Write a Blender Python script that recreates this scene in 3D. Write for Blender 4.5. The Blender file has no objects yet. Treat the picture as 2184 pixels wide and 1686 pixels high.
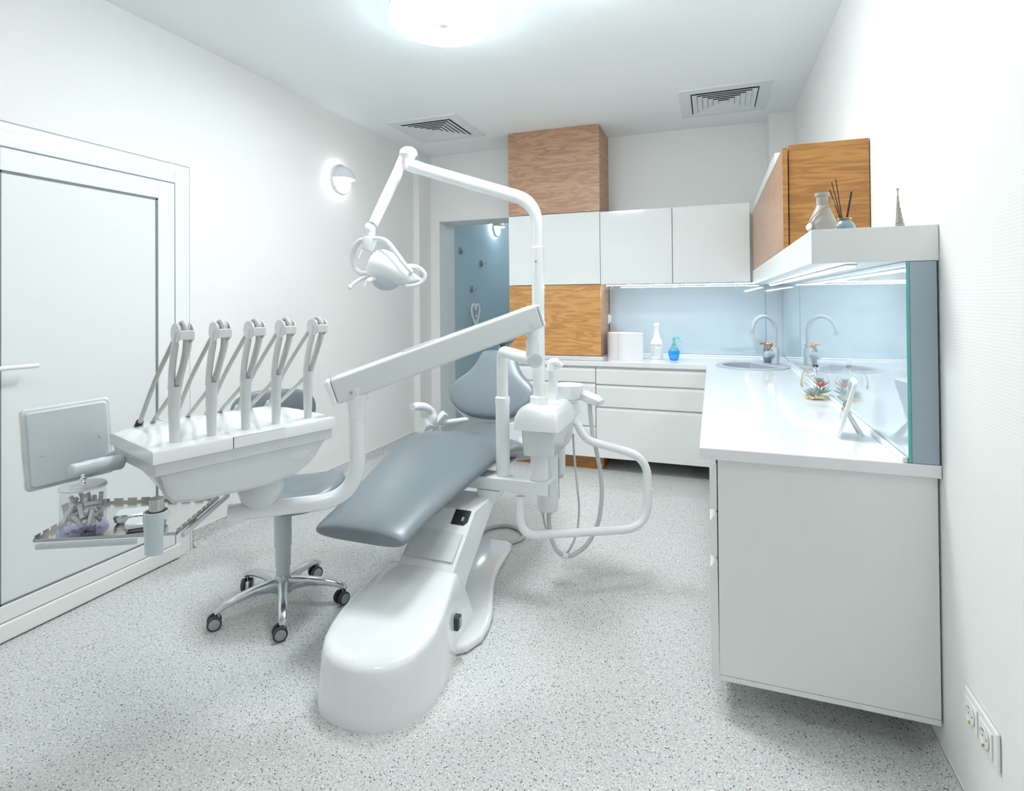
import bpy, bmesh, math, random
from mathutils import Vector, Matrix, noise
random.seed(7)
S = bpy.context.scene
COL = S.collection
PI = math.pi
R = math.radians

# ------------------------------------------------------------------ camera
f_px, cy_px, cx_px = 1181.0, 629.0, 1092.0
yaw, pitch, roll, cam_h = .3469, .0097, -.0083, 1.35
_F = Vector((-math.sin(yaw)*math.cos(pitch), math.cos(yaw)*math.cos(pitch), math.sin(pitch)))
_R0 = Vector((math.cos(yaw), math.sin(yaw), 0)); _U0 = _R0.cross(_F)
_R = _R0*math.cos(roll)+_U0*math.sin(roll); _U = -_R0*math.sin(roll)+_U0*math.cos(roll)
CAM = Vector((0, 0, cam_h))
cd = bpy.data.cameras.new('camera'); cam = bpy.data.objects.new('camera', cd); COL.objects.link(cam)
M = Matrix((_R, _U, -_F)).transposed().to_4x4(); M.translation = CAM
cam.matrix_world = M
cd.sensor_fit = 'HORIZONTAL'; cd.sensor_width = 36; cd.lens = f_px/2184*36
cd.shift_x = 0; cd.shift_y = -(843-cy_px)/2184
cd.clip_start = .05; cd.clip_end = 50
S.camera = cam

def at(u, v, w=None, x=None, y=None, z=None):
    """point of the room seen at photo pixel (u, v): at camera depth w, or on the plane x, y or z = value"""
    d = _F+_R*((u-cx_px)/f_px)+_U*((cy_px-v)/f_px)
    if w is not None: return CAM+d*w
    if x is not None: return CAM+d*((x-CAM.x)/d.x)
    if y is not None: return CAM+d*((y-CAM.y)/d.y)
    return CAM+d*((z-CAM.z)/d.z)

# ------------------------------------------------------------------ materials
def nt(name):
    m = bpy.data.materials.new(name); m.use_nodes = True
    t = m.node_tree; b = t.nodes['Principled BSDF']
    return m, t, b
def pmat(name, col, rough=.4, metal=0., spec=.5, coat=0., trans=0., ior=1.5, emit=None, es=0., bump=None, alpha=1.):
    m, t, b = nt(name)
    b.inputs['Base Color'].default_value = (*col, 1); b.inputs['Roughness'].default_value = rough
    b.inputs['Metallic'].default_value = metal; b.inputs['IOR'].default_value = ior
    b.inputs['Specular IOR Level'].default_value = spec
    b.inputs['Coat Weight'].default_value = coat; b.inputs['Coat Roughness'].default_value = .03
    b.inputs['Transmission Weight'].default_value = trans
    b.inputs['Alpha'].default_value = alpha
    if emit: b.inputs['Emission Color'].default_value = (*emit, 1); b.inputs['Emission Strength'].default_value = es
    # small procedural break-up of the finish so that no surface is perfectly uniform
    tc = t.nodes.new('ShaderNodeTexCoord'); nz = t.nodes.new('ShaderNodeTexNoise')
    nz.inputs['Scale'].default_value = bump[0] if bump else 18.; nz.inputs['Detail'].default_value = 3
    t.links.new(tc.outputs['Object'], nz.inputs['Vector'])
    if bump:
        bp = t.nodes.new('ShaderNodeBump'); bp.inputs['Strength'].default_value = bump[1]; bp.inputs['Distance'].default_value = .002
        t.links.new(nz.outputs['Fac'], bp.inputs['Height']); t.links.new(bp.outputs['Normal'], b.inputs['Normal'])
    else:
        mr = t.nodes.new('ShaderNodeMapRange'); mr.inputs['To Min'].default_value = max(0, rough*.92); mr.inputs['To Max'].default_value = rough*1.08
        t.links.new(nz.outputs['Fac'], mr.inputs['Value']); t.links.new(mr.outputs['Result'], b.inputs['Roughness'])
    return m
def ramp(t, stops):
    r = t.nodes.new('ShaderNodeValToRGB'); e = r.color_ramp.elements
    while len(e) < len(stops): e.new(.5)
    for k, (p, c) in enumerate(stops): e[k].position = p; e[k].color = (*c, 1)
    return r
def wood(name, dark, mid, light, rough=.45, off=0.):
    m, t, b = nt(name); L = t.links
    tc = t.nodes.new('ShaderNodeTexCoord'); mp = t.nodes.new('ShaderNodeMapping')
    mp.inputs['Scale'].default_value = (1.2, 1.2, 9); mp.inputs['Location'].default_value = (off, off*.7, off*1.3)
    L.new(tc.outputs['Object'], mp.inputs['Vector'])
    n1 = t.nodes.new('ShaderNodeTexNoise'); n1.inputs['Scale'].default_value = 2.2; n1.inputs['Detail'].default_value = 5; n1.inputs['Distortion'].default_value = 1.1
    L.new(mp.outputs[0], n1.inputs['Vector'])
    mp2 = t.nodes.new('ShaderNodeMapping'); mp2.inputs['Scale'].default_value = (3, 3, 160); L.new(tc.outputs['Object'], mp2.inputs['Vector'])
    n2 = t.nodes.new('ShaderNodeTexNoise'); n2.inputs['Scale'].default_value = 2; n2.inputs['Detail'].default_value = 4; n2.inputs['Distortion'].default_value = .4
    L.new(mp2.outputs[0], n2.inputs['Vector'])
    ml = t.nodes.new('ShaderNodeMath'); ml.operation = 'MULTIPLY'; ml.inputs[1].default_value = 9; L.new(n1.outputs['Fac'], ml.inputs[0])
    fr = t.nodes.new('ShaderNodeMath'); fr.operation = 'PINGPONG'; fr.inputs[1].default_value = 1; L.new(ml.outputs[0], fr.inputs[0])
    mx = t.nodes.new('ShaderNodeMix'); mx.data_type = 'FLOAT'; mx.inputs[0].default_value = .5
    L.new(fr.outputs[0], mx.inputs[2]); L.new(n2.outputs['Fac'], mx.inputs[3])
    r = ramp(t, [(.12, dark), (.5, mid), (.85, light)]); L.new(mx.outputs[0], r.inputs[0])
    # a few dark knots
    mk = t.nodes.new('ShaderNodeMapping'); mk.inputs['Scale'].default_value = (1, 1, 2.2); L.new(tc.outputs['Object'], mk.inputs['Vector'])
    vo = t.nodes.new('ShaderNodeTexVoronoi'); vo.inputs['Scale'].default_value = 3.1; L.new(mk.outputs[0], vo.inputs['Vector'])
    rk = ramp(t, [(.0, (.35, .3, .25)), (.07, (1, 1, 1))]); L.new(vo.outputs['Distance'], rk.inputs[0])
    mm = t.nodes.new('ShaderNodeMix'); mm.data_type = 'RGBA'; mm.blend_type = 'MULTIPLY'; mm.inputs[0].default_value = .75
    L.new(r.outputs[0], mm.inputs[6]); L.new(rk.outputs[0], mm.inputs[7])
    L.new(mm.outputs[2], b.inputs['Base Color']); b.inputs['Roughness'].default_value = rough
    bp = t.nodes.new('ShaderNodeBump'); bp.inputs['Strength'].default_value = .08; bp.inputs['Distance'].default_value = .002
    L.new(n2.outputs['Fac'], bp.inputs['Height']); L.new(bp.outputs[0], b.inputs['Normal'])
    return m
def wallpaper(name, col, vertical_axis='z'):
    m, t, b = nt(name); L = t.links
    tc = t.nodes.new('ShaderNodeTexCoord'); mp = t.nodes.new('ShaderNodeMapping'); mp.inputs['Scale'].default_value = (6, 6, 150)
    L.new(tc.outputs['Object'], mp.inputs['Vector'])
    nz = t.nodes.new('ShaderNodeTexNoise'); nz.inputs['Scale'].default_value = 1; nz.inputs['Detail'].default_value = 2; L.new(mp.outputs[0], nz.inputs['Vector'])
    wv = t.nodes.new('ShaderNodeTexWave'); wv.bands_direction = 'Z'; wv.inputs['Scale'].default_value = 38; wv.inputs['Distortion'].default_value = .6
    L.new(tc.outputs['Object'], wv.inputs['Vector'])
    mx = t.nodes.new('ShaderNodeMix'); mx.data_type = 'FLOAT'; mx.inputs[0].default_value = .5
    L.new(nz.outputs['Fac'], mx.inputs[2]); L.new(wv.outputs['Fac'], mx.inputs[3])
    bp = t.nodes.new('ShaderNodeBump'); bp.inputs['Strength'].default_value = .12; bp.inputs['Distance'].default_value = .003
    L.new(mx.outputs[0], bp.inputs['Height']); L.new(bp.outputs[0], b.inputs['Normal'])
    b.inputs['Base Color'].default_value = (*col, 1); b.inputs['Roughness'].default_value = .6
    return m
def floor_mat():
    m, t, b = nt('speckled_vinyl'); L = t.links
    tc = t.nodes.new('ShaderNodeTexCoord')
    def specks(scale, thr, soft):
        v = t.nodes.new('ShaderNodeTexVoronoi'); v.inputs['Scale'].default_value = scale; L.new(tc.outputs['Object'], v.inputs['Vector'])
        w = t.nodes.new('ShaderNodeTexWhiteNoise'); L.new(v.outputs['Color'], w.inputs['Vector'])
        g = t.nodes.new('ShaderNodeMath'); g.operation = 'GREATER_THAN'; g.inputs[1].default_value = thr; L.new(w.outputs['Value'], g.inputs[0])
        l = t.nodes.new('ShaderNodeMath'); l.operation = 'LESS_THAN'; l.inputs[1].default_value = soft; L.new(v.outputs['Distance'], l.inputs[0])
        mu = t.nodes.new('ShaderNodeMath'); mu.operation = 'MULTIPLY'; L.new(g.outputs[0], mu.inputs[0]); L.new(l.outputs[0], mu.inputs[1])
        return mu.outputs[0]
    nz = t.nodes.new('ShaderNodeTexNoise'); nz.inputs['Scale'].default_value = 130; nz.inputs['Detail'].default_value = 3; L.new(tc.outputs['Object'], nz.inputs['Vector'])
    base = ramp(t, [(.35, (.56, .575, .565)), (.65, (.745, .755, .735))]); L.new(nz.outputs['Fac'], base.inputs[0])
    cur = base.outputs[0]
    for sc, th, so, c in [(230, .80, .42, (.26, .29, .30)), (170, .92, .42, (.09, .11, .12)), (190, .90, .45, (.90, .90, .87)), (150, .975, .4, (.40, .24, .17))]:
        mx = t.nodes.new('ShaderNodeMix'); mx.data_type = 'RGBA'; L.new(specks(sc, th, so), mx.inputs[0])
        L.new(cur, mx.inputs[6]); mx.inputs[7].default_value = (*c, 1); cur = mx.outputs[2]
    L.new(cur, b.inputs['Base Color']); b.inputs['Roughness'].default_value = .42
    b.inputs['Specular IOR Level'].default_value = .35
    return m

W = .84
M_wall = wallpaper('ribbed_white_wallpaper', (.87, .865, .845))
M_ceil = pmat('ceiling_paint', (.90, .935, .94), .8, bump=(90, .03))
M_floor = floor_mat()
M_corr = wallpaper('blue_grey_wallpaper', (.50, .62, .67))
M_lac = pmat('white_gloss_lacquer', (.85, .865, .85), .07, coat=.6)
M_lacm = pmat('white_satin_lacquer', (.82, .84, .83), .25)
M_cream = pmat('cabinet_cream_gloss', (.84, .845, .82), .1, coat=.4)
M_top = pmat('white_worktop_gloss', (.87, .87, .875), .09, coat=.3)
M_pvc = pmat('white_door_frame', (.85, .86, .84), .3)
M_dpan = pmat('white_door_panel', (.80, .82, .81), .35)
M_seal = pmat('dark_rubber_seal', (.20, .23, .24), .6)
M_enam = pmat('white_enamel', (.865, .885, .89), .12, coat=.5)
M_shell = pmat('pale_moulded_shell', (.70, .725, .73), .16, coat=.4)
M_cool = pmat('pale_grey_plastic', (.60, .66, .69), .3)
M_grey = pmat('grey_plastic', (.46, .52, .56), .35)
M_gasket = pmat('dark_gap', (.05, .06, .065), .6)
M_uph = pmat('slate_upholstery', (.190, .222, .245), .33, spec=.6, bump=(240, .12))
M_hose = pmat('beige_grey_hose', (.52, .52, .48), .4)
M_hoseg = pmat('ribbed_grey_hose', (.58, .61, .61), .4)
M_blk = pmat('black_plastic', (.02, .022, .025), .35)
M_chrome = pmat('chrome', (.82, .84, .86), .08, metal=1)
M_alu = pmat('polished_aluminium', (.66, .68, .71), .2, metal=1)
M_steel = pmat('brushed_steel', (.62, .62, .60), .22, metal=1)
M_lid = pmat('satin_lid_metal', (.80, .81, .82), .3, metal=.6)
M_jointshadow = pmat('grey_joint_and_shadow', (.42, .45, .46), .6)
M_gold = pmat('brass', (.72, .52, .20), .25, metal=1)
M_copper = pmat('copper', (.72, .42, .22), .2, metal=1)
M_tyre = pmat('dark_castor_tyre', (.06, .065, .065), .5)
M_cap = pmat('grey_castor_cap', (.36, .40, .43), .3)
M_woodc = wood('oak_cool', (0.336, 0.188, 0.117), (0.495, 0.286, 0.184), (0.604, 0.363, 0.24), .45, 1.3)
M_wood = wood('oak_warm', (0.419, 0.198, 0.063), (0.636, 0.316, 0.107), (0.764, 0.402, 0.145), .42, 4.1)
M_wood2 = wood('oak_golden', (0.269, 0.119, 0.03), (0.41, 0.191, 0.052), (0.489, 0.243, 0.072), .4, 7.7)
M_woodp = wood('oak_gloss', (0.334, 0.167, 0.079), (0.43, 0.227, 0.114), (0.477, 0.263, 0.135), .3, 2.2)
M_blue = pmat('blue_backpainted_glass', (.56, .66, .72), .03, metal=.22, coat=1.0, spec=.9)
M_bluew = pmat('blue_grey_panel', (.38, .46, .53), .45)
M_gedge = pmat('green_glass_edge', (.10, .46, .43), .15, coat=.5)
M_cot = pmat('cotton', (.93, .93, .92), .9, bump=(300, .3))
M_paper = pmat('white_paper', (.88, .88, .88), .85, bump=(200, .1))
M_plast = pmat('white_plastic', (.86, .865, .86), .35)
M_label = pmat('label_print', (.62, .63, .62), .6)
M_bluel = pmat('blue_liquid', (.0, .30, .80), .1, coat=.6)
M_tealp = pmat('teal_plastic', (.05, .62, .62), .3)
M_sink = pmat('grey_composite', (.44, .47, .50), .35, bump=(350, .12))
M_tap = pmat('grey_tap_finish', (.50, .54, .57), .3)
M_soap = pmat('slate_ceramic', (.17, .21, .26), .35)
M_leaf = pmat('succulent_green', (.20, .38, .30), .5)
M_leafp = pmat('succulent_pale', (.33, .46, .36), .5)
M_red = pmat('succulent_red', (.72, .17, .10), .5)
M_peb = pmat('pebbles_tan', (.72, .58, .38), .7)
M_twine = pmat('twine', (.52, .38, .18), .8)
M_vase = pmat('ridged_stoneware', (.43, .405, .37), .3, coat=.4)
M_bluec = pmat('blue_glazed_pot', (.26, .36, .44), .15, coat=.6)
M_reed = pmat('black_reed', (.012, .012, .014), .5)
M_tower = pmat('silver_model', (.40, .39, .34), .4, metal=.5)
M_mirror = pmat('mirror', (.9, .9, .9), .02, metal=1)
M_hookc = pmat('olive_grey_disc', (.30, .31, .26), .5)
M_vent = pmat('vent_metal', (.78, .81, .82), .45)
M_ventd = pmat('vent_dark', (.07, .10, .12), .7)
def thin(name, col, gl=.06, rough=.0):
    """thin-walled clear material: light passes straight through, the surface still mirrors at grazing angles"""
    m = bpy.data.materials.new(name); m.use_nodes = True; t = m.node_tree; t.nodes.clear(); L = t.links
    tr = t.nodes.new('ShaderNodeBsdfTransparent'); tr.inputs[0].default_value = (*col, 1)
    g = t.nodes.new('ShaderNodeBsdfGlossy'); g.inputs['Roughness'].default_value = rough
    lw = t.nodes.new('ShaderNodeLayerWeight'); lw.inputs[0].default_value = .35
    mr = t.nodes.new('ShaderNodeMapRange'); mr.inputs['To Min'].default_value = gl; mr.inputs['To Max'].default_value = .22
    L.new(lw.outputs['Facing'], mr.inputs['Value'])
    mx = t.nodes.new('ShaderNodeMixShader'); L.new(mr.outputs[0], mx.inputs[0]); L.new(tr.outputs[0], mx.inputs[1]); L.new(g.outputs[0], mx.inputs[2])
    o = t.nodes.new('ShaderNodeOutputMaterial'); L.new(mx.outputs[0], o.inputs[0]); return m
def emat(name, col, s):
    m = bpy.data.materials.new(name); m.use_nodes = True; t = m.node_tree; t.nodes.clear()
    e = t.nodes.new('ShaderNodeEmission'); e.inputs[0].default_value = (*col, 1); e.inputs[1].default_value = s
    o = t.nodes.new('ShaderNodeOutputMaterial'); t.links.new(e.outputs[0], o.inputs[0]); return m
M_glass = thin('clear_glass', (.98, .99, .99), .03)
M_acr = thin('clear_acrylic', (.99, .99, 1), .04)
M_teal = thin('teal_clear_plastic', (.62, .93, .93), .12, .1)
M_purple = thin('violet_tinted_acrylic', (.84, .84, .97), .10, .05)
E_lamp = emat('lamp_diffuser_glow', (.885, .96, 1.0), 41)
E_lamp2 = emat('lamp_diffuser_glow_neutral', (1.0, .985, .96), 16)
E_fill = emat('fill_lamp_glow_dim', (1.0, .985, .96), 9)
E_side = emat('lamp_side_glow', (.42, .75, 1.0), 4.5)
E_sidefill = emat('lamp_side_ceiling_fill', (.82, .94, 1.0), 28)  # strong glow added to out-of-view lamp sides to brighten the ceiling
E_corrfill = emat('corridor_fill_glow', (.9, .97, 1.0), 8)
E_led = emat('led_strip_glow', (.86, .95, 1.0), 15)
E_led2 = emat('led_strip_glow_back', (.86, .95, 1.0), 34)
E_sconce = emat('sconce_glow', (.93, .98, 1.0), 26)
E_sconce2 = emat('corridor_sconce_glow', (.76, .91, 1.0), 50)

# ------------------------------------------------------------------ mesh helpers
class MB:
    def __init__(s): s.v = []; s.f = []
    def add(s, vs, fs):
        o = len(s.v); s.v += [Vector(p) for p in vs]; s.f += [tuple(i+o for i in q) for q in fs]; return s
    def box(s, a, b, m=None):
        x0, x1 = sorted((a[0], b[0])); y0, y1 = sorted((a[1], b[1])); z0, z1 = sorted((a[2], b[2]))
        vs = [Vector(p) for p in ((x0,y0,z0),(x1,y0,z0),(x1,y1,z0),(x0,y1,z0),(x0,y0,z1),(x1,y0,z1),(x1,y1,z1),(x0,y1,z1))]
        if m: vs = [m @ p for p in vs]
        return s.add(vs, [(3,2,1,0),(4,5,6,7),(0,1,5,4),(1,2,6,5),(2,3,7,6),(3,0,4,7)])
    def loft(s, secs, cap0=True, cap1=True, closed=True):
        n = len(secs[0]); vs = [p for q in secs for p in q]; fs = []
        for i in range(len(secs)-1):
            for k in range(n if closed else n-1):
                k2 = (k+1) % n; fs.append((i*n+k, i*n+k2, (i+1)*n+k2, (i+1)*n+k))
        if cap0: fs.append(tuple(reversed(range(n))))
        if cap1: fs.append(tuple(range((len(secs)-1)*n, len(secs)*n)))
        return s.add(vs, fs)
    def ring(s, secs):
        n = len(secs[0]); k_ = len(secs); vs = [p for q in secs for p in q]; fs = []
        for i in range(k_):
            for k in range(n):
                k2 = (k+1) % n; i2 = (i+1) % k_; fs.append((i*n+k, i*n+k2, i2*n+k2, i2*n+k))
        return s.add(vs, fs)
    def tube(s, pts, r, n=14, caps=True, flat=1., upv=None):
        pts = [Vector(p) for p in pts]; rs = r if isinstance(r, (list, tuple)) else [r]*len(pts)
        t0 = (pts[1]-pts[0]).normalized(); a = Vector(upv) if upv else (Vector((0, 0, 1)) if abs(t0.z) < .9 else Vector((1, 0, 0)))
        nrm = (a-t0*a.dot(t0)).normalized(); secs = []
        for i, p in enumerate(pts):
            t = (pts[min(i+1, len(pts)-1)]-pts[max(i-1, 0)]).normalized()
            nrm = (nrm-t*nrm.dot(t)).normalized(); bn = t.cross(nrm)
            secs.append([p+(nrm*math.cos(2*PI*k/n)+bn*math.sin(2*PI*k/n)*flat)*rs[i] for k in range(n)])
        return s.loft(secs, caps, caps)
    def lathe(s, prof, o=(0, 0, 0), m=None, n=28, cap0=True, cap1=True, squash=1.):
        o = Vector(o); secs = []
        for r, z in prof:
            q = [Vector((r*math.cos(2*PI*k/n), r*squash*math.sin(2*PI*k/n), z)) for k in range(n)]
            secs.append([(m @ p if m else p)+o for p in q])
        return s.loft(secs, cap0, cap1)
    def prism(s, poly, d):
        d = Vector(d); a = [Vector(p) for p in poly]; return s.loft([a, [p+d for p in a]])
    def ball(s, c, r, n=16, k=10, m=None):
        prof = [(max(1e-4, math.sin(PI*i/k)), -math.cos(PI*i/k)) for i in range(k+1)]
        mm = (m or Matrix.Identity(3)) ; r = Vector(r) if not isinstance(r, (int, float)) else Vector((r, r, r))
        secs = [[mm @ Vector((q*math.cos(2*PI*j/n)*r.x, q*math.sin(2*PI*j/n)*r.y, z*r.z))+Vector(c) for j in range(n)] for q, z in prof]
        return s.loft(secs)
    def build(s, name, mat, parent=None, origin=None, bevel=0, seg=2, angle=40, sub=0, flat=False):
        root = parent
        while root is not None and root.parent is not None: root = root.parent
        o = root.location.copy() if root is not None else Vector(origin if origin is not None else (0, 0, 0))
        me = bpy.data.meshes.new(name); me.from_pydata([tuple(p-o) for p in s.v], [], s.f); me.update()
        bm = bmesh.new(); bm.from_mesh(me); bmesh.ops.recalc_face_normals(bm, faces=bm.faces); bm.to_mesh(me); bm.free()
        me.materials.append(mat)
        ob = bpy.data.objects.new(name, me); COL.objects.link(ob)
        if parent is not None: ob.parent = parent
        else: ob.location = o
        if not flat:
            me.polygons.foreach_set('use_smooth', [True]*len(me.polygons))
            if not bevel: me.set_sharp_from_angle(angle=R(angle))
        if sub:
            sm = ob.modifiers.new('subdivision', 'SUBSURF'); sm.levels = sub; sm.render_levels = sub
        if bevel:
            b = ob.modifiers.new('bevel', 'BEVEL'); b.width = bevel; b.segments = seg; b.limit_method = 'ANGLE'; b.angle_limit = R(30)
            w = ob.modifiers.new('normals', 'WEIGHTED_NORMAL'); w.keep_sharp = False
        return ob
def thing(name, label, cat, loc=(0, 0, 0), group=None):
    o = bpy.data.objects.new(name, None); o.empty_display_size = .05; COL.objects.link(o); o.location = loc
    tag(o, label, cat, group); return o
def tag(o, label, cat, group=None):
    o['label'] = label; o['category'] = cat
    if group: o['group'] = group
    return o
def structure(o, label=None):
    o['kind'] = 'structure'
    if label: o['label'] = label
    return o
def bx(name, a, b, mat, parent=None, bevel=.0015, origin=None, seg=2):
    if parent is None and origin is None: origin = ((a[0]+b[0])/2, (a[1]+b[1])/2, min(a[2], b[2]))
    return MB().box(a, b).build(name, mat, parent, origin, bevel=bevel, seg=seg)
def bez(pts, n=8):
    """smooth Catmull-Rom path through points"""
    P = [Vector(p) for p in pts]; out = []
    for i in range(len(P)-1):
        p0 = P[max(i-1, 0)]; p1 = P[i]; p2 = P[i+1]; p3 = P[min(i+2, len(P)-1)]
        for k in range(n):
            t = k/n
            out.append(.5*((2*p1)+(p2-p0)*t+(2*p0-5*p1+4*p2-p3)*t*t+(3*p1-p0-3*p2+p3)*t**3))
    out.append(P[-1]); return out
def fillet(pts, rad, n=7):
    """polyline with rounded corners"""
    P = [Vector(p) for p in pts]; out = [P[0]]
    for i in range(1, len(P)-1):
        r = rad[i-1] if isinstance(rad, (list, tuple)) else rad
        a = (P[i-1]-P[i]); b = (P[i+1]-P[i]); r = min(r, a.length*.49, b.length*.49)
        p, q = P[i]+a.normalized()*r, P[i]+b.normalized()*r
        for k in range(n+1):
            t = k/n; out.append(p*(1-t)**2+P[i]*2*t*(1-t)+q*t*t)
    out.append(P[-1]); return out
def rot_to(d):
    """3x3 whose local z is direction d"""
    return Vector((0, 0, 1)).rotation_difference(Vector(d).normalized()).to_matrix()
def bake(o):
    dg = bpy.context.evaluated_depsgraph_get(); me = bpy.data.meshes.new_from_object(o.evaluated_get(dg))
    o.modifiers.clear(); o.data = me
def dup(src, name, parent=None):
    c = src.copy(); c.name = name; COL.objects.link(c)
    if parent is not None: c.parent = parent
    return c
def dup_tree(src, parent=None):
    c = src.copy(); COL.objects.link(c)
    if parent is not None: c.parent = parent
    for ch in src.children: dup_tree(ch, c)
    return c

#PART2
# ================================================================== the room
XL, XR, YB, ZC, YF = -2.715, .613, 4.95, 2.80, -1.7
YK = 7.7           # end of the corridor
DX0, DX1, DZ = -2.555, -1.45, 2.14   # doorway in the back wall
TH = .34
structure(MB().box((XL-.2, YF-.15, -.08), (XR+.15, YK+.1, 0)).build('floor', M_floor, flat=True))
structure(MB().box((XL-.2, YF-.15, ZC), (XR+.15, YK+.1, ZC+.1)).build('ceiling', M_ceil, flat=True))
structure(MB().box((XL-.15, YF, 0), (XL, YB, ZC)).build('wall_left', M_wall, flat=True))
structure(MB().box((XR, YF, 0), (XR+.15, YB, ZC)).build('wall_right', M_wall, flat=True))
structure(MB().box((XL-.15, YF-.15, 0), (XR+.15, YF, ZC)).build('wall_front', M_wall, flat=True))
b = MB().box((XL-.15, YB, 0), (DX0, YB+TH, ZC)).box((DX0, YB, DZ), (DX1, YB+TH, ZC)).box((DX1, YB, 0), (XR+.15, YB+TH, ZC))
structure(b.build('wall_back', M_wall, flat=True))
# shallow pilasters in both back corners
structure(MB().box((XL, 4.72, 0), (XL+.062, YB, ZC)).build('column_left', M_wall, flat=True))
structure(MB().box((.432, 4.75, 2.072), (XR, YB, ZC)).build('column_right', M_wall, flat=True))
structure(MB().box((DX0-.15, YB+TH, 0), (DX0, YK, ZC)).build('wall_corridor_left', M_corr, flat=True))
structure(MB().box((DX1+.4, YB+TH, 0), (DX1+.5, YK, ZC)).build('wall_corridor_right', M_corr, flat=True))
structure(MB().box((DX0-.15, YK, 0), (DX1+.5, YK+.1, ZC)).build('wall_corridor_end', M_corr, flat=True))
def cove(name, pts, h, out, mat=M_floor):
    """coved skirting run along pts (floor line), rising h, standing out by `out` to the given side"""
    bm = MB()
    for (x0, y0), (x1, y1), (nx, ny) in pts:
        prof = [(0.0, h), (.006, h)]+[(.006+out*(1-math.cos(t)), h*.0+out*(1-math.sin(t))) for t in [PI*.5*k/6 for k in range(7)][::-1]][::-1]+[(.006+out, 0), (0, 0)]
        prof = [(0, 0), (0, h), (.006, h), (.006, out)]+[(.006+out*(1-math.cos(PI/2*k/5)), out*(1-math.sin(PI/2*k/5))) for k in range(1, 6)]
        a = [(x0+nx*d, y0+ny*d, z) for d, z in prof]; c = [(x1+nx*d, y1+ny*d, z) for d, z in prof]
        bm.loft([a, c])
    return structure(bm.build(name, mat, angle=25))
cove('baseboard_left', [((XL, 2.285), (XL, 4.72), (1, 0)), ((XL, 4.72), (XL+.062, 4.72), (0, -1)), ((XL+.062, 4.72), (XL+.062, YB), (1, 0)), ((XL, YF), (XL, 1.15), (1, 0))], .095, .04)
cove('baseboard_back', [((XL+.062, YB), (DX0, YB), (0, -1)), ((DX0, YB), (DX0, YK), (1, 0))], .095, .04)
cove('baseboard_right', [((XR, YF), (XR, YB), (-1, 0))], .045, .05)
structure(MB().box((XR-.004, YF, .045), (XR, YB, .050)).build('trim_1', M_plast))
structure(MB().box((XL, 2.29, .095), (XL+.007, 4.72, .099)).build('trim_2', M_plast))

# ---- left door (white plastic frame with flat panel)
D = structure(thing('door_1', 'white plastic-framed door with flat panel in the left wall', 'door', (XL, 1.7, 0)))
def door_ring(name, y0, y1, z0, z1, w, x0, x1, mat, bottom=True, bev=.003, wb=None):
    m = MB(); wb = w if wb is None else wb
    m.box((x0, y0, z0), (x1, y0+w, z1)); m.box((x0, y1-w, z0), (x1, y1, z1)); m.box((x0, y0+w, z1-w), (x1, y1-w, z1))
    if bottom: m.box((x0, y0+w, z0), (x1, y1-w, z0+wb))
    return m.build(name, mat, D, bevel=bev)
door_ring('architrave', 1.175, 2.262, 0, 2.094, .036, XL, XL+.012, M_pvc, False, .004)
door_ring('door_frame', 1.211, 2.226, 0, 2.058, .070, XL, XL+.034, M_pvc, False, .006)
door_ring('seal', 1.281, 2.156, .078, 1.988, .0095, XL+.01, XL+.036, M_seal, True, 0)
door_ring('frame_joint', 1.2085, 2.2285, 0, 2.0605, .005, XL+.011, XL+.0135, M_jointshadow, False, 0)
door_ring('edge_shadow', 1.168, 2.269, 0, 2.101, .0072, XL, XL+.005, M_jointshadow, False, 0)  # grey strip painting the shadow line round the architrave's outer edge
leaf = door_ring('door_leaf', 1.290, 2.147, .082, 1.982, .092, XL+.012, XL+.044, M_pvc, True, .004, .066)
g = MB(); yy0, yy1, zz0, zz1 = 1.382, 2.055, .148, 1.890
for a, c in [((XL+.02, yy0, zz0), (XL+.038, yy1, zz0+.008)), ((XL+.02, yy0, zz1-.008), (XL+.038, yy1, zz1)), ((XL+.02, yy0, zz0), (XL+.038, yy0+.008, zz1)), ((XL+.02, yy1-.008, zz0), (XL+.038, yy1, zz1))]: g.box(a, c)
g.build('panel_seal', M_seal, leaf)
bx('panel', (XL+.016, yy0+.006, zz0+.006), (XL+.034, yy1-.006, zz1-.006), M_dpan, leaf)
h = MB(); h.lathe([(.014, 0), (.014, .05)], (XL+.044, 1.335, 1.10), rot_to((1, 0, 0)))
h.tube(fillet([(XL+.05, 1.335, 1.10), (XL+.095, 1.335, 1.10), (XL+.095, 1.487, 1.098)], .015), .0095, 12, flat=.8)
h.build('door_handle', M_plast, leaf)
MB().box((XL+.044, 1.315, 1.02), (XL+.052, 1.355, 1.18)).build('handle_plate', M_plast, leaf, bevel=.004)
bx('threshold', (XL, 1.281, .006), (XL+.052, 2.178, .079), M_pvc, D, .008)

# ---- ceiling lamps (round opal disc with a hub), some of them out of view
def ceiling_lamp(x, y, mat, side, label):
    t = thing('ceiling_lamp', label, 'ceiling lamp', (x, y, ZC-.1))
    MB().lathe([(.255, 0), (.258, -.012), (.255, -.024)], (x, y, ZC), n=48).build('mount', M_plast, t)
    MB().lathe([(.256, -.0245), (.262, -.034), (.264, -.052), (.262, -.066)], (x, y, ZC), n=48).build('side_band', side, t, angle=60)
    MB().lathe([(.262, -.0665), (.250, -.080), (.225, -.090), (.19, -.096), (.14, -.096), (.09, -.088), (.055, -.078)], (x, y, ZC), n=48, cap0=False).build('diffuser', mat, t, angle=60)
    MB().lathe([(.054, -.05), (.050, -.086), (.03, -.094), (.001, -.096)], (x, y, ZC), n=24).build('hub', M_plast, t)
    return t
ceiling_lamp(-1.235, 2.45, E_lamp, E_side, 'round glowing ceiling lamp above the dental chair')
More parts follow.
